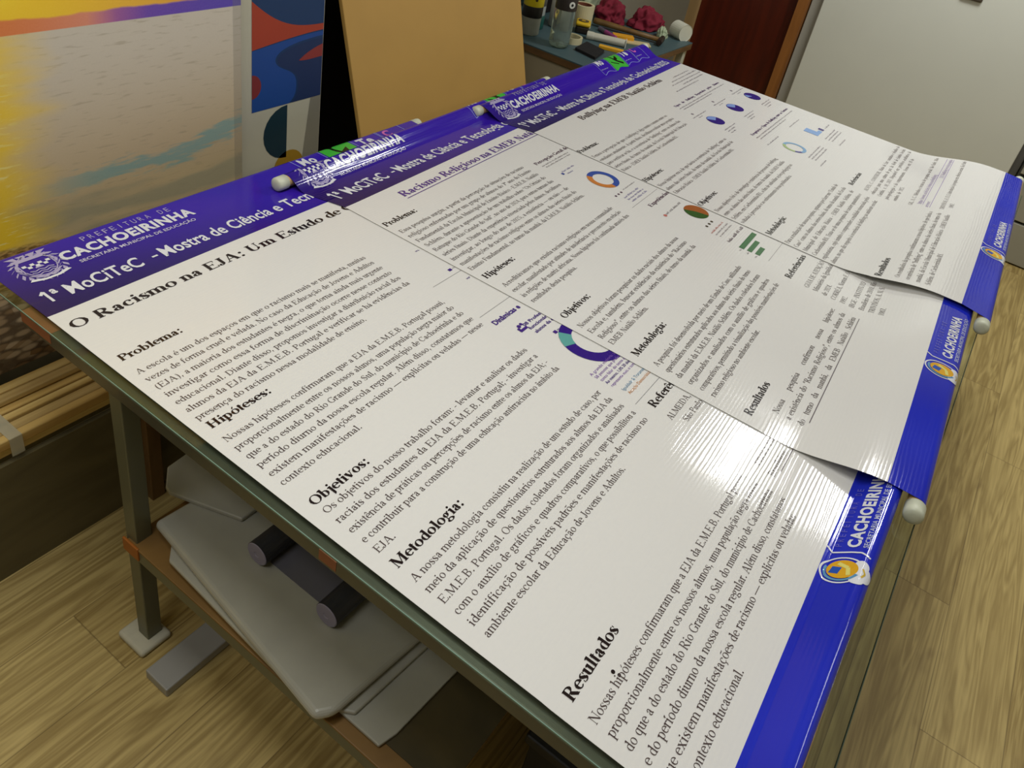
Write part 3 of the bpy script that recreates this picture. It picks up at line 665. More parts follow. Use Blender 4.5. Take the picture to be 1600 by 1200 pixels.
gr = g('page', 'caption_rule', (120, 112, 116)); gr.rect(.10, .60, 1.171, 1.173)
g('page', 'section_heading', BLACK).serif('Referências', .648, .980, EH, .815, bold=True)
b = g('page', 'body_text', DARK)
for i, l in enumerate(('GUIA DE ATENÇÃO', 'Ministério da Igualdade', 'de 2024.', 'CORRÊA, Norton F. O', '1992.', 'IBGE - INSTITUTO', 'Brasileiro de 2010. Rio', 'TRIVIÑOS, A. N. S.', '1987.')): b.serif(l, .643+(.0 if i < 6 else .006), 1.030+i*.0238, EM*.98)
cp = g('page', 'chart_caption', (92, 66, 84)); nt_ = g('page', 'chart_note', (140, 134, 176)); gy = g('page', 'caption_grey', (150, 144, 146))
cp.serif('Percepção Geral do Racismo', .632, .186, .0205, .93, bold=True); gy.greek(.640, .80, .203, .006, rnd); gy.greek(.646, .80, .214, .006, rnd)
bl = g('page', 'donut_chart', (58, 84, 164)); bl.ring(.729, .366, .033, .051, -100, 118)
g('page', 'donut_chart_slice', (204, 128, 62), .0009).ring(.729, .366, .033, .051, 118, 260)
nt_.greek(.660, .735, .262, .007, rnd); nt_.greek(.668, .70, .278, .006, rnd); g('page', 'donut_icon', (58, 74, 150)).rect(.648, .657, .262, .272)
for i in range(3):
    cp.disc(.664+i*.018, .443, .004); nt_.greek(.676+i*.0, .78, .468+i*.013, .007, rnd)
gy.greek(.72, .80, .441, .005, rnd)
cp.serif('Experiências', .694, .546, .0205, .83, bold=True); gy.rect(.640, .82, .508, .509); gy.greek(.690, .80, .598, .008, rnd); g('page', 'pie_icon', (200, 120, 110)).disc(.682, .596, .006)
g('page', 'pie_chart', (164, 98, 54)).disc(.786, .652, .038, -75, 120); g('page', 'pie_chart_slice', (62, 96, 50), .0010).disc(.786, .652, .038, 120, 285)
for i in range(3): g('page', 'legend_dots', (80, 74, 60)).disc(.728+i*.020, .708, .0045)
rd = g('page', 'chart_note_red', (196, 120, 110)); rd.greek(.700, .80, .735, .006, rnd); gy.greek(.702, .80, .748, .005, rnd); gy.greek(.704, .80, .760, .005, rnd)
cp.greek(.696, .82, .790, .009, rnd)
ba = g('page', 'bar_chart', (58, 112, 66)); ba.rect(.692, .812, .818, .833); ba.rect(.694, .772, .841, .855); ba.rect(.696, .748, .864, .878)
gy.greek(.676, .688, .829, .006, rnd); gy.greek(.676, .688, .851, .006, rnd); gy.greek(.676, .688, .874, .006, rnd); gy.rect(.69, .83, .905, .906)
banner(sB, 'middle banner titled Racismo Religioso with a blue and orange ring chart', inks)

# ------------------------------------------------------------------ far banner, on top of the others
sC = Sheet((1.537, .046), (2.80, -.006), (1.545, 1.372), (2.785, 1.352), (1.490, -.142), (2.755, -.186), (1.525, 1.434), (2.772, 1.404), .0030, .085, .05, lift=.047, liftv=(1.00, 1.27))
inks, g = kit(); header(g); footer(g, sC, .425, .495, .725)
g('page', 'title', (64, 44, 46)).serif('Bullying na EMEB Natálio Schlém', .250, .047, .0395, .945, bold=True)
kw = dict(rgb=(96, 82, 82))
block(g, 'Problema:', .180, ['Temos a percepção de que o bullying é algo muito comum entre os', 'estudantes atualmente. A partir disso, decidimos realizar uma pesquisa', 'para verificar se há, e a ocorrência de "bullying" entre os alunos das', 'séries finais, do turno da manhã, da Escola Municipal de Educação', 'Básica - EMEB Natálio Schlém, de Cachoeirinha/RS.'], .225, .006, .590, pitch=.0272, hu=-.002, hw_=.125, **kw)
block(g, 'Hipóteses:', .415, ['Nossa hipótese era a de que havia a ocorrência de "bullying" entre os', 'alunos das séries finais, do turno da manhã, da Escola Municipal de', 'Educação Básica - EMEB Natálio Schlém, de Cachoeirinha/RS.'], .459, .010, .598, pitch=.027, hu=.0, hw_=.135, **kw)
block(g, 'Objetivos:', .600, ['Nosso objetivo foi o de investigar a existência de pessoas de bullying', 'entre os alunos das séries finais, do turno da manhã, da EMEB Natálio', 'Schlém, em Cachoeirinha/RS, a fim de subsidiar ações pedagógicas', 'voltadas à prevenção e ao enfrentamento dessa problemática.'], .649, .010, .606, pitch=.0275, hu=.003, hw_=.140, **kw)
block(g, 'Metodologia:', .815, ['Para a realização de nossa pesquisa, optamos por fazer um "Estudo de', 'Caso" com os alunos das séries finais, do turno da manhã, da Escola', 'Municipal de Educação Básica - EMEB Natálio Schlém, de', 'Cachoeirinha/RS. Trata-se de uma pesquisa de caráter quantitativo e', 'exploratória, cujo intuito é compreender a realidade vivenciada pelos', 'alunos, no que diz respeito à ocorrência de bullying no ambiente escolar.'], .870, .008, .592, pitch=.0268, hu=.010, hw_=.170, last=False, **kw)
block(g, 'Resultados', 1.127, ['Os resultados da pesquisa confirmaram a nossa hipótese, de que havia a', 'ocorrência de "bullying" entre os alunos das séries finais, do turno da', 'manhã, da Escola Municipal de Educação Básica - EMEB Natálio', 'Schlém, de Cachoeirinha/RS.'], 1.170, .028, .602, pitch=.0255, hu=.012, hw_=.150, **kw)
g('page', 'section_heading', BLACK).serif('Referências', .640, .908, EH*.9, .785, bold=True)
b = g('page', 'body_text', (96, 82, 82))
for i, (l, u, e, v) in enumerate((('ALVES, C. CONSTRUIR, Maria da Luz: caminhos e desafios da', .640, 1.240, .958), ('educação para uma cultura de paz. In: Rede de Estudos Sociais,', .634, 1.236, .982), ('Curitiba, v. 10, 2017. Disponível em: periódicos acadêmicos da', .640, 1.23, 1.004), ('psicopedagogia e do comportamento. Acesso em: 10 de', .636, 1.15, 1.028), ('outubro de 2025.', .642, .80, 1.053), ('GIL, A. C. Métodos e técnicas de pesquisa social. São Paulo: Atlas', .634, 1.23, 1.103), ('TRIVIÑOS, A. N. S. Introdução à pesquisa em ciências sociais. São Paulo', .643, 1.24, 1.196), ('1987.', .674, .73, 1.219))): b.serif(l, u, v, EM*.94, e)
ul = g('page', 'link_text', (150, 124, 186)); ul.serif('https://www.scielo.br/j/educacao/bullying', .66, 1.127, EM*.94, 1.235); ul.serif('acesso: 2025/bullying/escola/pesquisa', .64, 1.150, EM*.94, 1.235); ul.rect(.66, 1.235, 1.131, 1.1325); ul.rect(.64, 1.235, 1.154, 1.1555)
cp = g('page', 'chart_caption', (104, 82, 122)); gy = g('page', 'caption_grey', (142, 134, 142))
for i, (a, z_) in enumerate(((1.03, 1.20), (.97, 1.24), (.93, 1.24), (1.0, 1.22), (.88, 1.12))): gy.greek(a, z_, .060+i*.020, .007, rnd)
cp.serif('Tipos de Bullying Reportados pelos Alunos', .709, .208, .0180, 1.19, bold=True); gy.greek(.709, 1.20, .227, .006, rnd); gy.greek(.72, 1.02, .240, .006, rnd)
for u in (.738, .958, 1.176):
    g('page', 'pie_chart', (58, 44, 128), .0008, int(u*100)).disc(u, .362, .036); g('page', 'pie_chart_slice', (134, 160, 220), .0010, int(u*100)).disc(u, .362, .034, 20 if u < 1 else 120, 130 if u < 1 else 165)
    gy.greek(u-.07, u+.06, .300, .006, rnd); gy.greek(u-.04, u-.0, .312, .005, rnd); gy.disc(u-.03, .278, .006)
    for j in range(3): gy.greek(u-.06, u+.05-.03*j, .425+j*.013, .006, rnd)
cp.serif('Frequência e Tipos de Bullying entre as Turmas', .734, .514, .0180, 1.19, bold=True); gy.greek(.724, 1.19, .534, .006, rnd); gy.greek(.73, 1.05, .547, .006, rnd)
gy.greek(.70, .83, .585, .006, rnd); gy.greek(.98, 1.11, .585, .006, rnd)
g('page', 'ring_chart', (130, 172, 210)).ring(.780, .660, .032, .044, -120, 100); g('page', 'ring_chart_slice', (168, 190, 130)).ring(.780, .660, .032, .044, 100, 200); g('page', 'ring_chart_dark', (84, 84, 150)).ring(.780, .660, .032, .044, 200, 240)
g('page', 'bar_chart', (136, 172, 222)).rect(1.000, 1.045, .632, .690); g('page', 'bar_chart', (136, 172, 222)).rect(1.045, 1.07, .674, .690)
g('page', 'bar_chart_dark', (72, 60, 130)).rect(1.080, 1.100, .668, .690); gy.greek(1.12, 1.19, .690, .006, rnd)
for j in range(3): gy.greek(.735, .90, .728+j*.013, .006, rnd); gy.greek(1.0, 1.15, .722+j*.013, .006, rnd)
gy.greek(.70, .78, .782, .006, rnd); gy.greek(.99, 1.08, .780, .006, rnd)
banner(sC, 'farthest banner titled Bullying na EMEB, on top of the stack with three purple pie charts', inks)
# ------------------------------------------------------------------ under and behind the table
white_pad = simple('white_foam_pad', srgb(196, 192, 170), .8, var=.08, scale=60, bump=.3)
o = MB().box(-.044, .030, .163, .249, HF-.0182, HF).build('foam_pad', white_pad, bevel=.007, seg=4)
tag(o, 'off-white foam pad on the floor under the front table leg', 'pad')
o = MB().box(-.061, 1.3, .287, .357, HF-.027, HF).build('steel_bar', simple('grey_steel_tube', srgb(158, 157, 152), .42, .05, var=.06), bevel=.003)
tag(o, 'grey square steel bar lying on the floor beneath the table shelf', 'steel bar')
foam_m, nt, b = new_mat('translucent_foam'); k = NT(nt); x, y, z, ov = k.obj()
nt.links.new(k.mix(k.noise(ov, 14, 3), srgb(170, 168, 156), srgb(190, 188, 174)), b.inputs['Base Color'])
b.inputs['Roughness'].default_value = .22; b.inputs['Transmission Weight'].default_value = .12; b.inputs['Subsurface Weight'].default_value = .0
def foam(pts, h0, h1, label, bev=.004):
    o = MB().prism(pts, h0, h1).build('foam_sheet', foam_m, bevel=bev, seg=4)
    return tag(o, label, 'foam sheet', 'white foam sheets stacked on the shelf')
foam([(.000, .62), (.000, .857), (.034, .866), (.60, .90), (.60, .62)], 1.4085, 1.4160, 'white foam sheet lying lowest on the table shelf, sticking out at its far end', .002)
foam([(-.006, .318), (-.030, .72), (.010, .792), (.60, .84), (.62, .22), (.060, .245)], 1.3985, 1.4080, 'white foam sheet second from the bottom of the shelf stack, edge along the board', .003)
foam([(.021, .236), (-.046, .752), (-.020, .772), (.60, .835), (.68, .285)], 1.3760, 1.3980, 'broad white foam sheet with a rounded glossy front edge and two dark rolls on it', .0098)
foam([(.082, .188), (.116, .146), (.62, .10), (.66, .36), (.13, .36), (.078, .205)], 1.3640, 1.3755, 'white foam sheet with a cut corner, topmost on the shelf close to the table leg', .003)
t = thing('rolled_sheet', W3(.3, .52, 1.3755), 'dark grey sheet rolled up at both ends on the white foam under the table', 'rolled sheet')
dk = simple('dark_vinyl', srgb(46, 46, 50), .5, var=.1); gv = simple('grey_vinyl', srgb(104, 102, 110), .45, var=.05); lv_ = simple('lavender_roll_end', srgb(150, 144, 164), .6, var=.05)
MB().box(.105, .72, .472, .630, 1.3735, 1.3755).build('flat_sheet', gv, t)
for yy, xx in ((.455, .088), (.645, .083)):
    r = MB().cyl(W3(xx, yy, 1.3490), W3(.72, yy, 1.3490), .0262*S, 28).build('roll', dk, t, smooth=False)
    MB().lathe(W3(xx-.0005, yy, 1.3490), (-1, 0, 0), [(.0256*S, 0), (.0242*S, .0015), (.006, .0016), (.005, .0005), (0, .0004)], 28).build('roll_end', lv_, r)
bb = simple('shade_box_black', srgb(14, 13, 12), .6)  # made-up box, black to give the deep shade beyond the shelf
t = thing('shade_box', W3(.6, 1.2, HF), 'added black box that deepens the shade on the floor under the table', 'box')
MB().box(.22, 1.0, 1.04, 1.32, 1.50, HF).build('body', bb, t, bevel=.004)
MB().box(.21, 1.01, 1.03, 1.33, 1.475, 1.4995).build('lid', simple('shade_box_lid', srgb(20, 18, 16), .5), t, bevel=.004)
# low bench with a bundle of pine slats
bench = thing('low_bench', W3(-.3, -.3, HF), 'low dark wooden bench behind the table carrying the pine slats', 'bench')
bm_ = wood_mat('dark_bench_board', srgb(90, 82, 52), srgb(110, 100, 66), 3, 3, 12, .75); pm = wood_mat('bench_post_wood', srgb(96, 70, 34), srgb(116, 86, 46), 14, 14, 3, .6)
MB().box(-2.0, 1.1, -.15, -.138, 1.435, HF).build('front_panel', bm_, bench)
MB().box(-2.0, 1.1, -.62, -.150, 1.4165, 1.434).build('top_board', bm_, bench, bevel=.002)
MB().box(.226, .262, -.1375, -.100, 1.436, HF).build('post', pm, bench, bevel=.002)
sl = [wood_mat('pine_slat_%d' % i, *c, 2.5, 60, 60, .6) for i, c in enumerate(((srgb(206, 170, 98), srgb(234, 206, 136)), (srgb(192, 152, 82), srgb(222, 188, 114)), (srgb(178, 146, 88), srgb(212, 184, 122))))]
R2 = random.Random(5)
def slat(y0, y1, h0, h1, i):
    dx, a = R2.uniform(-.05, .05), R2.uniform(-.0007, .0007)
    P = [(-1.3+dx, y0+a), (.60+dx, y0-a), (.60+dx, y1-a), (-1.3+dx, y1+a)]
    o = MB().prism(P, h0, h1).build('pine_slat', sl[i % 3], bevel=.0035, seg=3)
    return tag(o, 'long pale pine slat in the taped bundle on the low bench', 'slat', 'pine slats bundled on the low bench')
yy = -.142
for i in range(6):                                   # lower row
    wd = R2.uniform(.027, .031); slat(yy-wd+.0008, yy-.0008, 1.3945, 1.4163, i); yy -= wd+.0022
yy = -.136; n = 0
while yy > -.30:                                     # upper row
    wd = R2.uniform(.020, .030); slat(yy-wd+.0008, yy-.0008, 1.3735-R2.uniform(0, .006), 1.3943, n+1); yy -= wd+.0030; n += 1
slat(-.255, -.232, 1.350, 1.3660, 2)
tp, nt, b = new_mat('clear_packing_tape'); b.inputs['Base Color'].default_value = srgb(220, 216, 190); b.inputs['Alpha'].default_value = .45; b.inputs['Roughness'].default_value = .2
t = thing('tape_strap', W3(-.03, -.2, 1.372), 'clear tape strap wound round the bundle of pine slats', 'tape strap')
MB().box(-.052, -.026, -.225, -.1335, 1.3655, 1.3662).build('top_run', tp, t)
MB().box(-.052, -.026, -.1335, -.1325, 1.3662, 1.414).build('front_run', tp, t)

# ------------------------------------------------------------------ pictures leaning behind the table
X0, H0 = .702, 1.366
t = thing('canvas_print', W3(X0, -.34, H0), 'large sunset lake picture with golden water and a pebbled shore standing behind the table', 'picture')
m, nt, b = new_mat('sunset_print'); k = NT(nt); x, y, z, ov = k.obj()
X = k.m('ADD', k.m('MULTIPLY', x, 1/S), X0); H = k.m('SUBTRACT', H0, k.m('MULTIPLY', z, 1/S))
rip = k.noise(k.vec(k.m('MULTIPLY', X, 22.0), k.m('MULTIPLY', H, 130.0)), 1.0, 5)
soft = k.noise(k.vec(k.m('MULTIPLY', X, 3.0), k.m('MULTIPLY', H, 16.0)), 1.0, 3)
grain = k.noise(k.vec(X, H), 260.0, 2)
wat = k.mix(k.sstep(H, .61, .95), srgb(208, 198, 180), srgb(200, 178, 134))
wat = k.mix(k.m('MULTIPLY', k.sstep(rip, .55, .72), .40), wat, srgb(150, 134, 104))
tb_ = k.m('ADD', k.m('SUBTRACT', H, .935), k.m('MULTIPLY', k.m('SUBTRACT', X, .45), .10))
tb_ = k.m('ADD', tb_, k.m('ADD', k.m('MULTIPLY', k.m('SUBTRACT', soft, .5), .16), k.m('MULTIPLY', k.m('SUBTRACT', rip, .5), .07)))
wat = k.mix(k.m('MULTIPLY', k.m('MULTIPLY', k.m('SUBTRACT', 1.0, k.sstep(k.m('ABSOLUTE', tb_), .010, .032)), k.sstep(X, .12, .35)), .8), wat, srgb(122, 166, 156))
tb2 = k.m('ADD', k.m('SUBTRACT', H, 1.03), k.m('MULTIPLY', k.m('SUBTRACT', soft, .5), .14))
wat = k.mix(k.m('MULTIPLY', k.m('SUBTRACT', 1.0, k.sstep(k.m('ABSOLUTE', tb2), .012, .045)), .7), wat, srgb(150, 148, 122))
yl = k.m('ADD', X, k.m('MULTIPLY', k.m('SUBTRACT', soft, .5), .20))
wat = k.mix(k.m('MULTIPLY', k.m('SUBTRACT', 1.0, k.sstep(yl, .10, .26)), .95), wat, srgb(244, 204, 10))
wat = k.mix(k.m('MULTIPLY', k.m('SUBTRACT', 1.0, k.sstep(X, .10, .19)), k.sstep(rip, .54, .64)), wat, srgb(244, 226, 130))
vor = k.n('ShaderNodeTexVoronoi'); vor.inputs['Scale'].default_value = 1.0; k.plug(vor.inputs['Vector'], k.vec(k.m('MULTIPLY', X, 26.0), k.m('MULTIPLY', H, 62.0)))
sx = k.n('ShaderNodeSeparateColor'); nt.links.new(vor.outputs['Color'], sx.inputs[0])
peb = k.mix(sx.outputs[0], srgb(132, 98, 56), srgb(214, 192, 158)); peb = k.mix(k.m('MULTIPLY', k.sstep(vor.outputs['Distance'], .35, .65), .8), peb, srgb(62, 42, 24))
fine = k.noise(k.vec(k.m('MULTIPLY', X, 60.0), k.m('MULTIPLY', H, 190.0)), 1.0, 3)
sand = k.mix(k.sstep(fine, .40, .62), srgb(110, 78, 32), srgb(194, 154, 88))
shore = k.mix(k.sstep(H, 1.12, 1.20), sand, peb)
sh_l = k.m('ADD', k.m('SUBTRACT', H, k.m('ADD', 1.045, k.m('MULTIPLY', X, .10))), k.m('MULTIPLY', k.m('SUBTRACT', soft, .5), .05))
wat = k.mix(k.sstep(sh_l, .0, .016), wat, shore)
rmp = k.n('ShaderNodeValToRGB'); nt.links.new(k.sstep(X, .1, .72), rmp.inputs[0]); e = rmp.color_ramp.elements
e[0].color = srgb(226, 122, 46); e[1].color = srgb(80, 54, 178)
for p_, c_ in ((.30, srgb(226, 140, 110)), (.45, srgb(160, 86, 156)), (.62, srgb(104, 58, 174))): q = e.new(p_); q.color = c_
sky = k.mix(k.sstep(X, .14, .62), srgb(252, 208, 6), srgb(236, 168, 50)); sky = k.mix(k.m('MULTIPLY', k.m('SUBTRACT', 1.0, k.sstep(X, .1, .24)), k.m('SUBTRACT', 1.0, k.sstep(H, .50, .58))), sky, srgb(255, 244, 60))
wob = k.m('MULTIPLY', k.m('SUBTRACT', k.noise(k.vec(k.m('MULTIPLY', X, 9.0), 0.0), 1.0, 3), .5), .022)
col = k.mix(k.sstep(H, .6105, .6125), k.mix(k.sstep(k.m('ADD', H, wob), .582, .588), sky, rmp.outputs[0]), wat)
col = k.mix(k.m('MULTIPLY', k.sstep(X, .676, .678), .35), col, srgb(110, 106, 96))
col = k.mix(.10, col, k.mix(grain, srgb(90, 84, 70), srgb(190, 184, 160)))
nt.links.new(col, b.inputs['Base Color']); b.inputs['Roughness'].default_value = .5
MB().box(-1.1, X0, -.3705, -.330, .05, H0).build('canvas', m, t, bevel=.002)
MB().box(-1.06, .66, -.395, -.371, .09, H0-.002).build('stretcher_frame', pm, t)
# abstract print on white board
t = thing('abstract_print', W3(.86, -.39, 1.4155), 'abstract print of blue, orange and teal shapes on white board beside the sunset picture', 'picture')
AY = -.372
MB().box(.7035, 1.012, -.384, AY, .25, 1.4155).build('board', simple('white_print_board', srgb(186, 182, 160), .5, var=.03), t, bevel=.0015)
def shape(name, rgb, pts, k_=0):
    y0 = AY+.0004+.0003*k_; mb = MB(); n = len(pts)
    mb.add([W3(x_, y0, h_) for x_, h_ in pts], [tuple(range(n))]); return mb.build(name, simple(name+'_ink', srgb(*rgb), .5, var=.05), t)
def bez(p0, p1, p2, p3, n=12): return [tuple(sum(c*q[j] for c, q in zip(((1-s_)**3, 3*s_*(1-s_)**2, 3*s_*s_*(1-s_), s_**3), (p0, p1, p2, p3))) for j in (0, 1)) for s_ in [i/n for i in range(n+1)]]
XL, XR = .767, 1.0095
shape('dark_teal_field', (10, 50, 92), [(XL, .26), (XR, .26), (XR, .9125), (XL, .9155)])
shape('orange_hill', (164, 56, 26), [(XL, .622)]+bez((XL, .622), (.85, .690), (.90, .706), (XR, .705))+[(XR, .722)]+bez((XR, .722), (.93, .725), (.85, .735), (XL, .747)), 1)
shape('blue_river', (14, 66, 138), [(XL, .749)]+bez((XL, .749), (.85, .738), (.93, .727), (XR, .726))+[(XR, .738)]+bez((XR, .738), (.91, .742), (.845, .757), (.843, .785))+bez((.843, .785), (.850, .820), (.920, .810), (.918, .865))[1:]+bez((.918, .865), (.918, .895), (.905, .905), (.892, .9140))[1:]+[(XL, .9155)], 1)
shape('navy_bank', (16, 42, 84), [(XR, .745)]+bez((XR, .745), (.92, .748), (.858, .760), (.850, .785))+bez((.850, .785), (.856, .818), (.928, .810), (.925, .866))[1:]+bez((.925, .866), (.924, .895), (.912, .904), (.902, .9138))[1:]+[(XR, .9125)], 1)
shape('red_wedge', (140, 48, 40), [(XR, .762)]+bez((XR, .762), (.97, .770), (.94, .785), (.924, .797))+bez((.924, .797), (.95, .802), (.98, .798), (XR, .797))[1:], 2)
shape('red_half_disc', (124, 36, 36), [(XL, .812)]+[(XL+.030*math.cos(math.radians(90-15*i)), .845-.033*math.sin(math.radians(90-15*i))) for i in range(13)], 2)
shape('teal_half_disc', (8, 44, 56), [(.888, .917)]+[(.888-.082*math.sin(math.radians(15*i)), .997-.080*math.cos(math.radians(15*i))) for i in range(1, 12)]+[(.888, 1.077)], 1)
shape('ochre_disc', (158, 122, 30), [(.898+.055*math.cos(math.radians(15*i)), 1.112-.055*math.sin(math.radians(15*i))) for i in range(24)], 1)
shape('grey_wedge', (128, 124, 108), [(.972, .914), (XR, .9128), (XR, 1.12), (.945, 1.12)], 1)
# black board and the fibreboard sheet in front of it
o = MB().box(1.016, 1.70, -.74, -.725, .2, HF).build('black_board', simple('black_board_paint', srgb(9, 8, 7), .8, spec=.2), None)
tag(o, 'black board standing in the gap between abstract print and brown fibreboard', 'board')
mb = MB(); yb = lambda h: -.385+(h-1.09)*.295
pts = [(1.205, yb(.22), .22), (2.140, yb(.22), .22), (2.155, yb(HF), HF), (1.205, yb(HF), HF)]
vs = [W3(*p) for p in pts]+[W3(p[0], p[1]-.016, p[2]) for p in pts]
mb.add(vs, [(0, 1, 2, 3), (7, 6, 5, 4), (0, 4, 5, 1), (1, 5, 6, 2), (2, 6, 7, 3), (3, 7, 4, 0)])
mdf = simple('brown_fibreboard', srgb(186, 146, 74), .65, var=.07, scale=9)
o = mb.build('fibreboard_sheet', mdf, bevel=.002)
tag(o, 'plain brown fibreboard sheet leaning upright behind the table', 'board')

# ------------------------------------------------------------------ the work desk in the corner
DH = 1.08
desk = thing('work_desk', W3(3.0, -.6, HF), 'cluttered desk with a blue-grey top and brown edge in the far corner', 'desk')
MB().box(2.545, 3.50, -1.20, -.235, DH, DH+.006).build('desk_mat', simple('blue_grey_laminate', srgb(66, 88, 92), .5, var=.08), desk, bevel=.001)
MB().box(2.545, 3.50, -1.20, -.235, DH+.0062, DH+.036).build('top_board', wood_mat('brown_desk_edge', srgb(92, 66, 34), srgb(110, 80, 44), 8, 8, 30), desk, bevel=.0015)
MB().box(2.56, 2.585, -1.18, -.27, DH+.0365, HF).build('end_panel', simple('beige_end_panel', srgb(158, 146, 118), .6, var=.04, scale=5), desk)
for y0 in (-.285, -1.17):
    MB().box(3.445, 3.48, y0, y0+.035, DH+.0365, HF).build('leg', simple('white_desk_leg', srgb(190, 190, 172), .4), desk, bevel=.002)
Z = lambda x_, y_, d=0.0: W3(x_, y_, DH-d)
plast = lambda n, c, r=.4: simple(n, srgb(*c), r, var=.06)
# water bottle
t = thing('water_bottle', Z(2.668, -.560), 'clear plastic water bottle with a dark label on the desk', 'bottle')
clr, nt, b = new_mat('clear_bottle_plastic'); b.inputs['Base Color'].default_value = srgb(214, 226, 214); b.inputs['Transmission Weight'].default_value = .85; b.inputs['Roughness'].default_value = .06; b.inputs['IOR'].default_value = 1.25
R = .044
mb = MB(); prof = [(.010, .004), (R*.6, 0), (R*.92, .008), (R, .022), (R*.97, .05), (R, .065), (R, .15), (R*.98, .155), (R*.98, .205), (R, .21), (R*.8, .235), (R*.45, .262), (.014, .272), (.014, .29)]
mb.lathe(Z(2.668, -.560, .0005), (0, 0, 1), prof, 32).build('bottle_body', clr, t, smooth=True)
MB().lathe(Z(2.668, -.560, .0005), (0, 0, 1), [(R*1.01, .155), (R*1.012, .156), (R*1.012, .204), (R*1.01, .205)], 32).build('label', plast('dark_bottle_label', (52, 46, 42)), t, smooth=True)
cd = (cam.location-Z(2.668, -.56)); a0 = math.atan2(cd.y, cd.x)+.55; cc = Z(2.668, -.560, .0)+Vector((math.cos(a0)*R*1.02, math.sin(a0)*R*1.02, .182))
MB().cyl(cc-Vector((math.cos(a0), math.sin(a0), 0))*.002, cc+Vector((math.cos(a0), math.sin(a0), 0))*.001, .013, 20).build('label_emblem', plast('white_emblem', (222, 224, 214)), t)
MB().cyl(cc, cc+Vector((math.cos(a0), math.sin(a0), 0))*.0018, .0055, 12).build('label_emblem_dot', plast('black_emblem', (20, 24, 24)), t)
MB().lathe(Z(2.668, -.560, .0005), (0, 0, 1), [(.016, .285), (.016, .30), (.014, .303), (0, .303)], 20).build('cap', plast('bottle_cap', (206, 210, 204)), t)
for i in range(5):
    a = i*1.2566+.3; MB().lathe(Z(2.668, -.560, .0005)+Vector((math.cos(a)*.026, math.sin(a)*.026, 0)), (0, 0, 1), [(.0, 0), (.012, .003), (.014, .010), (.006, .02)], 12).build('foot_lobe', clr, t, smooth=True)
# glue bottle with yellow and black label, at the fibreboard edge
t = thing('glue_bottle', Z(2.685, -.740), 'white bottle with yellow and black label on the desk, half behind the fibreboard', 'bottle')
MB().lathe(Z(2.685, -.740), (0, 0, 1), [(.038, 0), (.042, .006), (.042, .235), (.03, .26), (.014, .275), (.012, .31), (0, .312)], 28).build('body', plast('milky_plastic', (150, 150, 132), .35), t, smooth=True)
MB().lathe(Z(2.685, -.740), (0, 0, 1), [(.0424, .075), (.0428, .076), (.0428, .120), (.0424, .121)], 28).build('black_band', plast('black_label_band', (24, 22, 18)), t, smooth=True)
MB().lathe(Z(2.685, -.740), (0, 0, 1), [(.0424, .121), (.0428, .122), (.0428, .225), (.0424, .226)], 28).build('yellow_label', plast('yellow_label', (206, 186, 30)), t, smooth=True)
for j, a in enumerate((.15, .75, 1.1)):
    dv = Vector((math.cos(-2.5+a), math.sin(-2.5+a), 0)); q = Z(2.685, -.740)+dv*.0430+Vector((0, 0, .15+.022*j)); MB().cyl(q-dv*.001, q+dv*.0006, .006, 10).build('label_mark', plast('black_label_mark', (52, 38, 22)), t)
# white bottle with blue-grey label and teal foot
t = thing('spray_bottle', Z(2.80, -.79), 'white bottle with dark label and teal foot, left of the water bottle', 'bottle')
MB().lathe(Z(2.80, -.79), (0, 0, 1), [(.040, 0), (.042, .004), (.042, .055), (.040, .058)], 28).build('teal_foot', plast('teal_plastic', (26, 84, 76)), t, smooth=True)
MB().lathe(Z(2.80, -.79), (0, 0, 1), [(.039, .0585), (.040, .06), (.040, .25), (.03, .28), (.012, .30), (.012, .33), (0, .332)], 28).build('body', plast('white_bottle', (188, 194, 190)), t, smooth=True)
for a in (0, 1): 
    MB().lathe(Z(2.80, -.79), (0, 0, 1), [(.0402, .10+.09*a), (.0408, .101+.09*a), (.0408, .16+.09*a), (.0402, .161+.09*a)], 28).build('label_band', plast('grey_label_print', (88, 88, 84) if a == 0 else (140, 156, 166)), t, smooth=True)
# paper cup stack leaning behind the bottle
t = thing('paper_roll', Z(2.94, -.74), 'white paper roll with a tan top standing behind the water bottle', 'paper roll')
MB().lathe(Z(2.94, -.74), (.10, .0, 1), [(.042, 0), (.052, .19), (.048, .19), (.046, .186)], 28).build('tube', plast('white_paper', (190, 186, 172), .6), t, smooth=True)
MB().lathe(Z(2.94, -.74)+Vector((.019, 0, .186)), (.10, 0, 1), [(.052, .002), (.053, .005), (.053, .03), (.05, .034), (0, .034)], 28).build('tan_top', plast('tan_card', (150, 110, 66), .7), t, smooth=True)
# tapes
cream = plast('cream_tape', (206, 198, 158), .6); core = plast('brown_core', (120, 64, 42), .7)
def tape(x_, y_, r, hgt, r_in, label):
    t = thing('tape_roll', Z(x_, y_), label, 'tape roll', 'masking tape rolls on the desk')
    MB().lathe(Z(x_, y_), (0, 0, 1), [(r_in+.004, 0), (r, 0), (r, hgt), (r_in+.004, hgt), (r_in+.004, 0)], 32).build('tape', cream, t)
    MB().lathe(Z(x_, y_), (0, 0, 1), [(r_in, .001), (r_in+.0038, .001), (r_in+.0038, hgt-.001), (r_in, hgt-.001), (r_in, .001)], 32).build('core', core if hgt > .05 else cream, t)
tape(3.085, -.690, .048, .098, .031, 'tall roll of cream masking tape standing on its side of brown core, on the desk')
tape(2.795, -.565, .045, .026, .036, 'thin cream masking tape roll lying flat beside the water bottle')
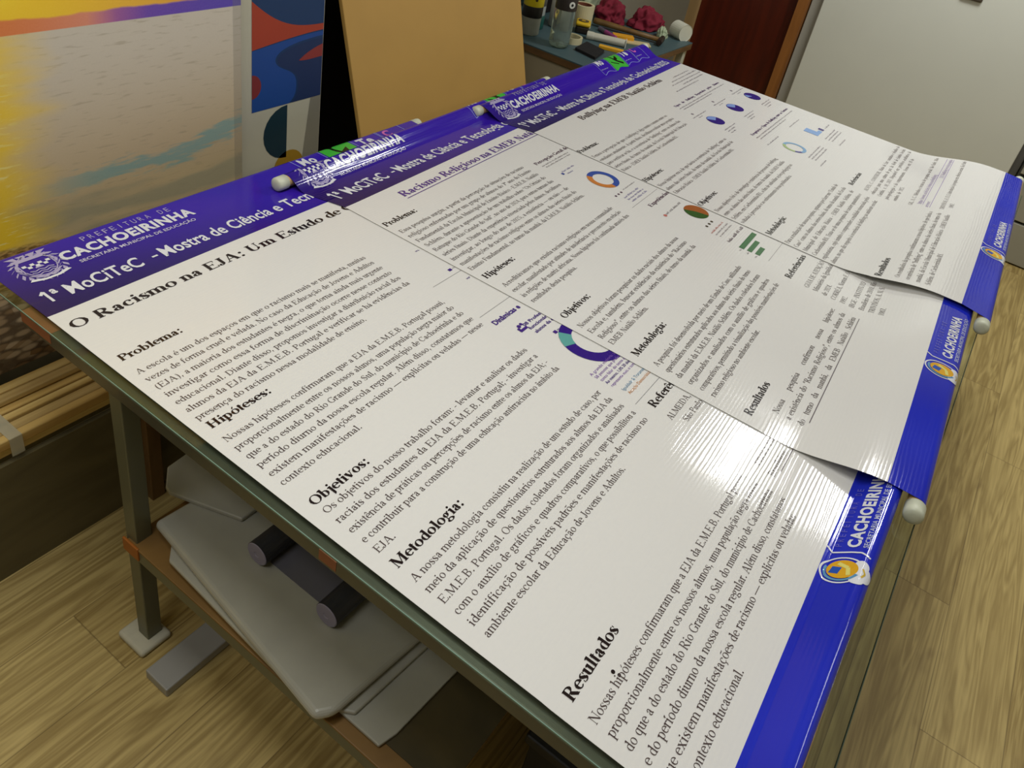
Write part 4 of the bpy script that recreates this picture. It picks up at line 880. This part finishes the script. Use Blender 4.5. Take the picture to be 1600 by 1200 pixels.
# tape measure
t = thing('tape_measure', Z(2.995, -.628), 'yellow and black tape measure on the desk in front of the tall masking tape', 'tape measure')
M = Matrix.Translation(Z(2.995, -.628)) @ Matrix.Rotation(.5, 4, 'Z')
MB().wbox((0, 0, .016), .070, .060, .032, M).build('case', plast('black_rubber', (42, 34, 24)), t, bevel=.008, seg=3)
MB().wbox((0, 0, .041), .078, .066, .0175, M).build('yellow_shell', plast('yellow_plastic', (222, 184, 28)), t, bevel=.009, seg=3)
mb = MB().cyl(M @ Vector((0, 0, .0495)), M @ Vector((0, 0, .0512)), .024, 24); mb.build('badge', plast('black_badge', (62, 46, 22)), t)
for i in range(3): MB().wbox((-.012+i*.011, 0, .0518), .006, .016, .001, M).build('badge_mark', plast('badge_mark', (198, 160, 40)), t)
# small tools
def bar_tool(name, a, b_, w_, hgt, mat, parent, z0=0.0, bev=.002):
    A, B = Z(*a), Z(*b_); d = B-A; M = Matrix.Translation((A+B)/2+Vector((0, 0, z0+hgt/2))) @ Matrix.Rotation(math.atan2(d.y, d.x), 4, 'Z')
    return MB().wbox((0, 0, 0), d.length, w_, hgt, M).build(name, mat, parent, bevel=bev)
t = thing('sealant_tube', Z(2.97, -.5), 'white cylindrical tube with a thin nozzle lying on the desk behind the black pad', 'tube')
A, B = Z(2.925, -.560, .018), Z(3.010, -.385, .018); D = (B-A).normalized()
MB().lathe(A, D, [(0, 0), (.017, .001), (.018, .004), (.018, .03), (.0165, .032), (.0165, (B-A).length-.005), (.010, (B-A).length)], 20).build('barrel', plast('pale_tube', (196, 194, 176), .3), t, smooth=False)
MB().wbox((0, 0, 0), .004, .034, .034, Matrix.Translation(B) @ Matrix.Rotation(math.atan2(D.y, D.x), 4, 'Z')).build('flange', plast('white_flange', (222, 222, 210), .3), t, bevel=.001)
t = thing('foam_block', Z(2.76, -.44), 'flat black pad lying on the desk in front of the tapes', 'pad')
MB().prism([(2.703, -.489), (2.673, -.362), (2.822, -.398), (2.848, -.512)], DH-.013, DH).build('pad', simple('black_foam', srgb(16, 15, 16), .9, var=.3, scale=200, bump=.4), t, bevel=.002)
MB().prism([(2.697, -.495), (2.667, -.358), (2.826, -.394), (2.853, -.518)], DH-.0011, DH-.0001).build('backing', plast('grey_backing', (46, 52, 54)), t)
t = thing('utility_knife', Z(2.88, -.39), 'small yellow utility knife on the desk, right of the black pad', 'knife')
bar_tool('handle', (2.862, -.450), (2.905, -.340), .026, .014, plast('amber_plastic', (230, 170, 22)), t)
bar_tool('blade', (2.905, -.338), (2.918, -.305), .012, .0015, simple('blade_steel', srgb(170, 170, 166), .2, .9), t, z0=.006, bev=0)
t = thing('putty_knife', Z(3.12, -.43), 'putty knife with a cream blade and orange handle on the desk beside the white tube', 'putty knife')
bar_tool('handle', (3.085, -.500), (3.150, -.415), .040, .020, plast('orange_handle', (224, 160, 30)), t)
bar_tool('blade', (3.090, -.440), (3.175, -.330), .052, .006, plast('cream_blade', (206, 188, 140)), t, bev=.001)
t = thing('marker_pen', Z(3.12, -.56), 'magenta and grey marker pen lying on the desk', 'pen')
MB().lathe(Z(3.125, -.600, .011), Z(3.085, -.480)-Z(3.165, -.640), [(0, 0), (.010, .001), (.011, .05), (.0105, .052)], 16).build('cap', plast('grey_pen_cap', (84, 78, 96)), t)
MB().lathe(Z(3.125, -.600, .011)+(Z(3.085, -.480)-Z(3.165, -.640)).normalized()*.0525, Z(3.085, -.480)-Z(3.165, -.640), [(.0105, 0), (.0105, .078), (.006, .084), (0, .085)], 16).build('barrel', plast('magenta_barrel', (148, 52, 116)), t)
t = thing('hammer', Z(3.29, -.52), 'hammer with a brown wooden handle lying in front of the red cloth', 'hammer')
A, B = Z(3.170, -.665, .026), Z(3.262, -.330, .020); D = (B-A).normalized()
MB().lathe(A, D, [(0, 0), (.013, .002), (.0145, .02), (.012, .2), (.011, (B-A).length)], 16).build('handle', wood_mat('handle_wood', srgb(104, 76, 34), srgb(128, 96, 48), 20, 20, 20, .5), t, smooth=True)
q = D.cross(Vector((0, 0, 1)))
MB().lathe(B+D*.012-q*.05, q, [(0, 0), (.012, .002), (.012, .02), (.008, .03), (.014, .04), (.014, .065), (.013, .1), (0, .101)], 16).build('head', simple('dark_hammer_steel', srgb(58, 44, 36), .4, .6), t)
# cloths
from mathutils import noise as mn
def cloth(name, c, sx, sy, sz, mat, label, cat, seed, rot=0.0, amp=.35, freq=2.2, dz=0.0):
    bm = bmesh.new(); bmesh.ops.create_icosphere(bm, subdivisions=5, radius=1)
    for v in bm.verts:
        p = v.co.copy(); n = mn.noise(p*freq+Vector((seed, 0, 0)))+.5*mn.noise(p*freq*2.3+Vector((0, seed, 0)))
        rdg = 1-abs(mn.noise(p*freq*1.4+Vector((0, 0, seed))))*2
        p *= 1+amp*n*.6+amp*.35*rdg
        if p.z < -.25: p.z = -.25+(p.z+.25)*.05
        v.co = Vector((p.x*sx, p.y*sy, (p.z+.29)*sz))
    bmesh.ops.rotate(bm, verts=bm.verts, matrix=Matrix.Rotation(rot, 3, 'Z'))
    base = Z(*c)+Vector((0, 0, dz)); z0 = min(v.co.z for v in bm.verts)
    for v in bm.verts: v.co += base-Vector((0, 0, z0))
    me = bpy.data.meshes.new(name); bm.to_mesh(me); bm.free(); me.materials.append(mat)
    for p in me.polygons: p.use_smooth = True
    o = bpy.data.objects.new(name, me); C.objects.link(o)
    return tag(o, label, cat)
red = simple('crimson_cloth', srgb(122, 18, 42), .85, var=.2, scale=40, bump=.3); mint = simple('mint_cloth', srgb(166, 178, 146), .85, var=.1, scale=40, bump=.3)
cloth('red_cloth', (3.345, -.665), .092, .060, .070, red, 'crumpled crimson cloth left of the pair, behind the hammer on the desk', 'cloth', 3.1, .2, .55, 1.7)
cloth('red_cloth', (3.455, -.500), .075, .056, .066, red, 'crumpled crimson cloth nearest the desk front, beside the pale rag', 'cloth', 8.4, -.5, .55, 1.7)
cloth('mint_cloth', (3.345, -.835), .090, .060, .200, mint, 'pale mint cloth heaped at the back, above the crimson cloth', 'cloth', 1.7, .3, .45, 2.2)
cloth('mint_cloth', (3.392, -.372), .034, .024, .034, mint, 'small pale mint rag in front of the crimson cloth at the desk edge', 'cloth', 5.2, .5, .5, 1.6)
t = thing('paper_towel', Z(3.475, -.330), 'white paper roll end lying at the right front corner of the desk', 'paper roll')
A = Z(3.470, -.275, .040); D = (Z(3.53, -.40)-Z(3.470, -.275)).normalized()
MB().lathe(A, D, [(.038, .002), (.040, 0), (.040, .075), (.02, .075)], 28).build('roll', plast('white_paper_roll', (204, 204, 186), .7), t, smooth=False)
MB().lathe(A+D*.004, D, [(0, 0), (.033, 0), (.033, .004)], 28).build('roll_end', plast('grey_roll_end', (132, 128, 108), .8), t)
t = thing('black_case', Z(3.22, -.95), 'black case at the back of the desk behind the tall masking tape', 'case')
MB().box(3.06, 3.24, -1.03, -.90, DH-.125, DH).build('body', plast('black_case_plastic', (30, 22, 20)), t, bevel=.006)
MB().box(3.14, 3.22, -.899, -.893, DH-.10, DH-.08).build('latch', plast('case_latch', (60, 52, 46)), t)
t = thing('blue_box', Z(3.20, -1.1), 'pale blue box on the desk against the wall behind the black case', 'box')
MB().box(3.05, 3.32, -1.17, -1.06, DH-.34, DH).build('body', plast('pale_blue_card', (112, 150, 154), .6), t, bevel=.002)
MB().box(3.045, 3.325, -1.175, -1.055, DH-.37, DH-.3405).build('lid', plast('pale_blue_lid', (124, 160, 162), .6), t, bevel=.002)
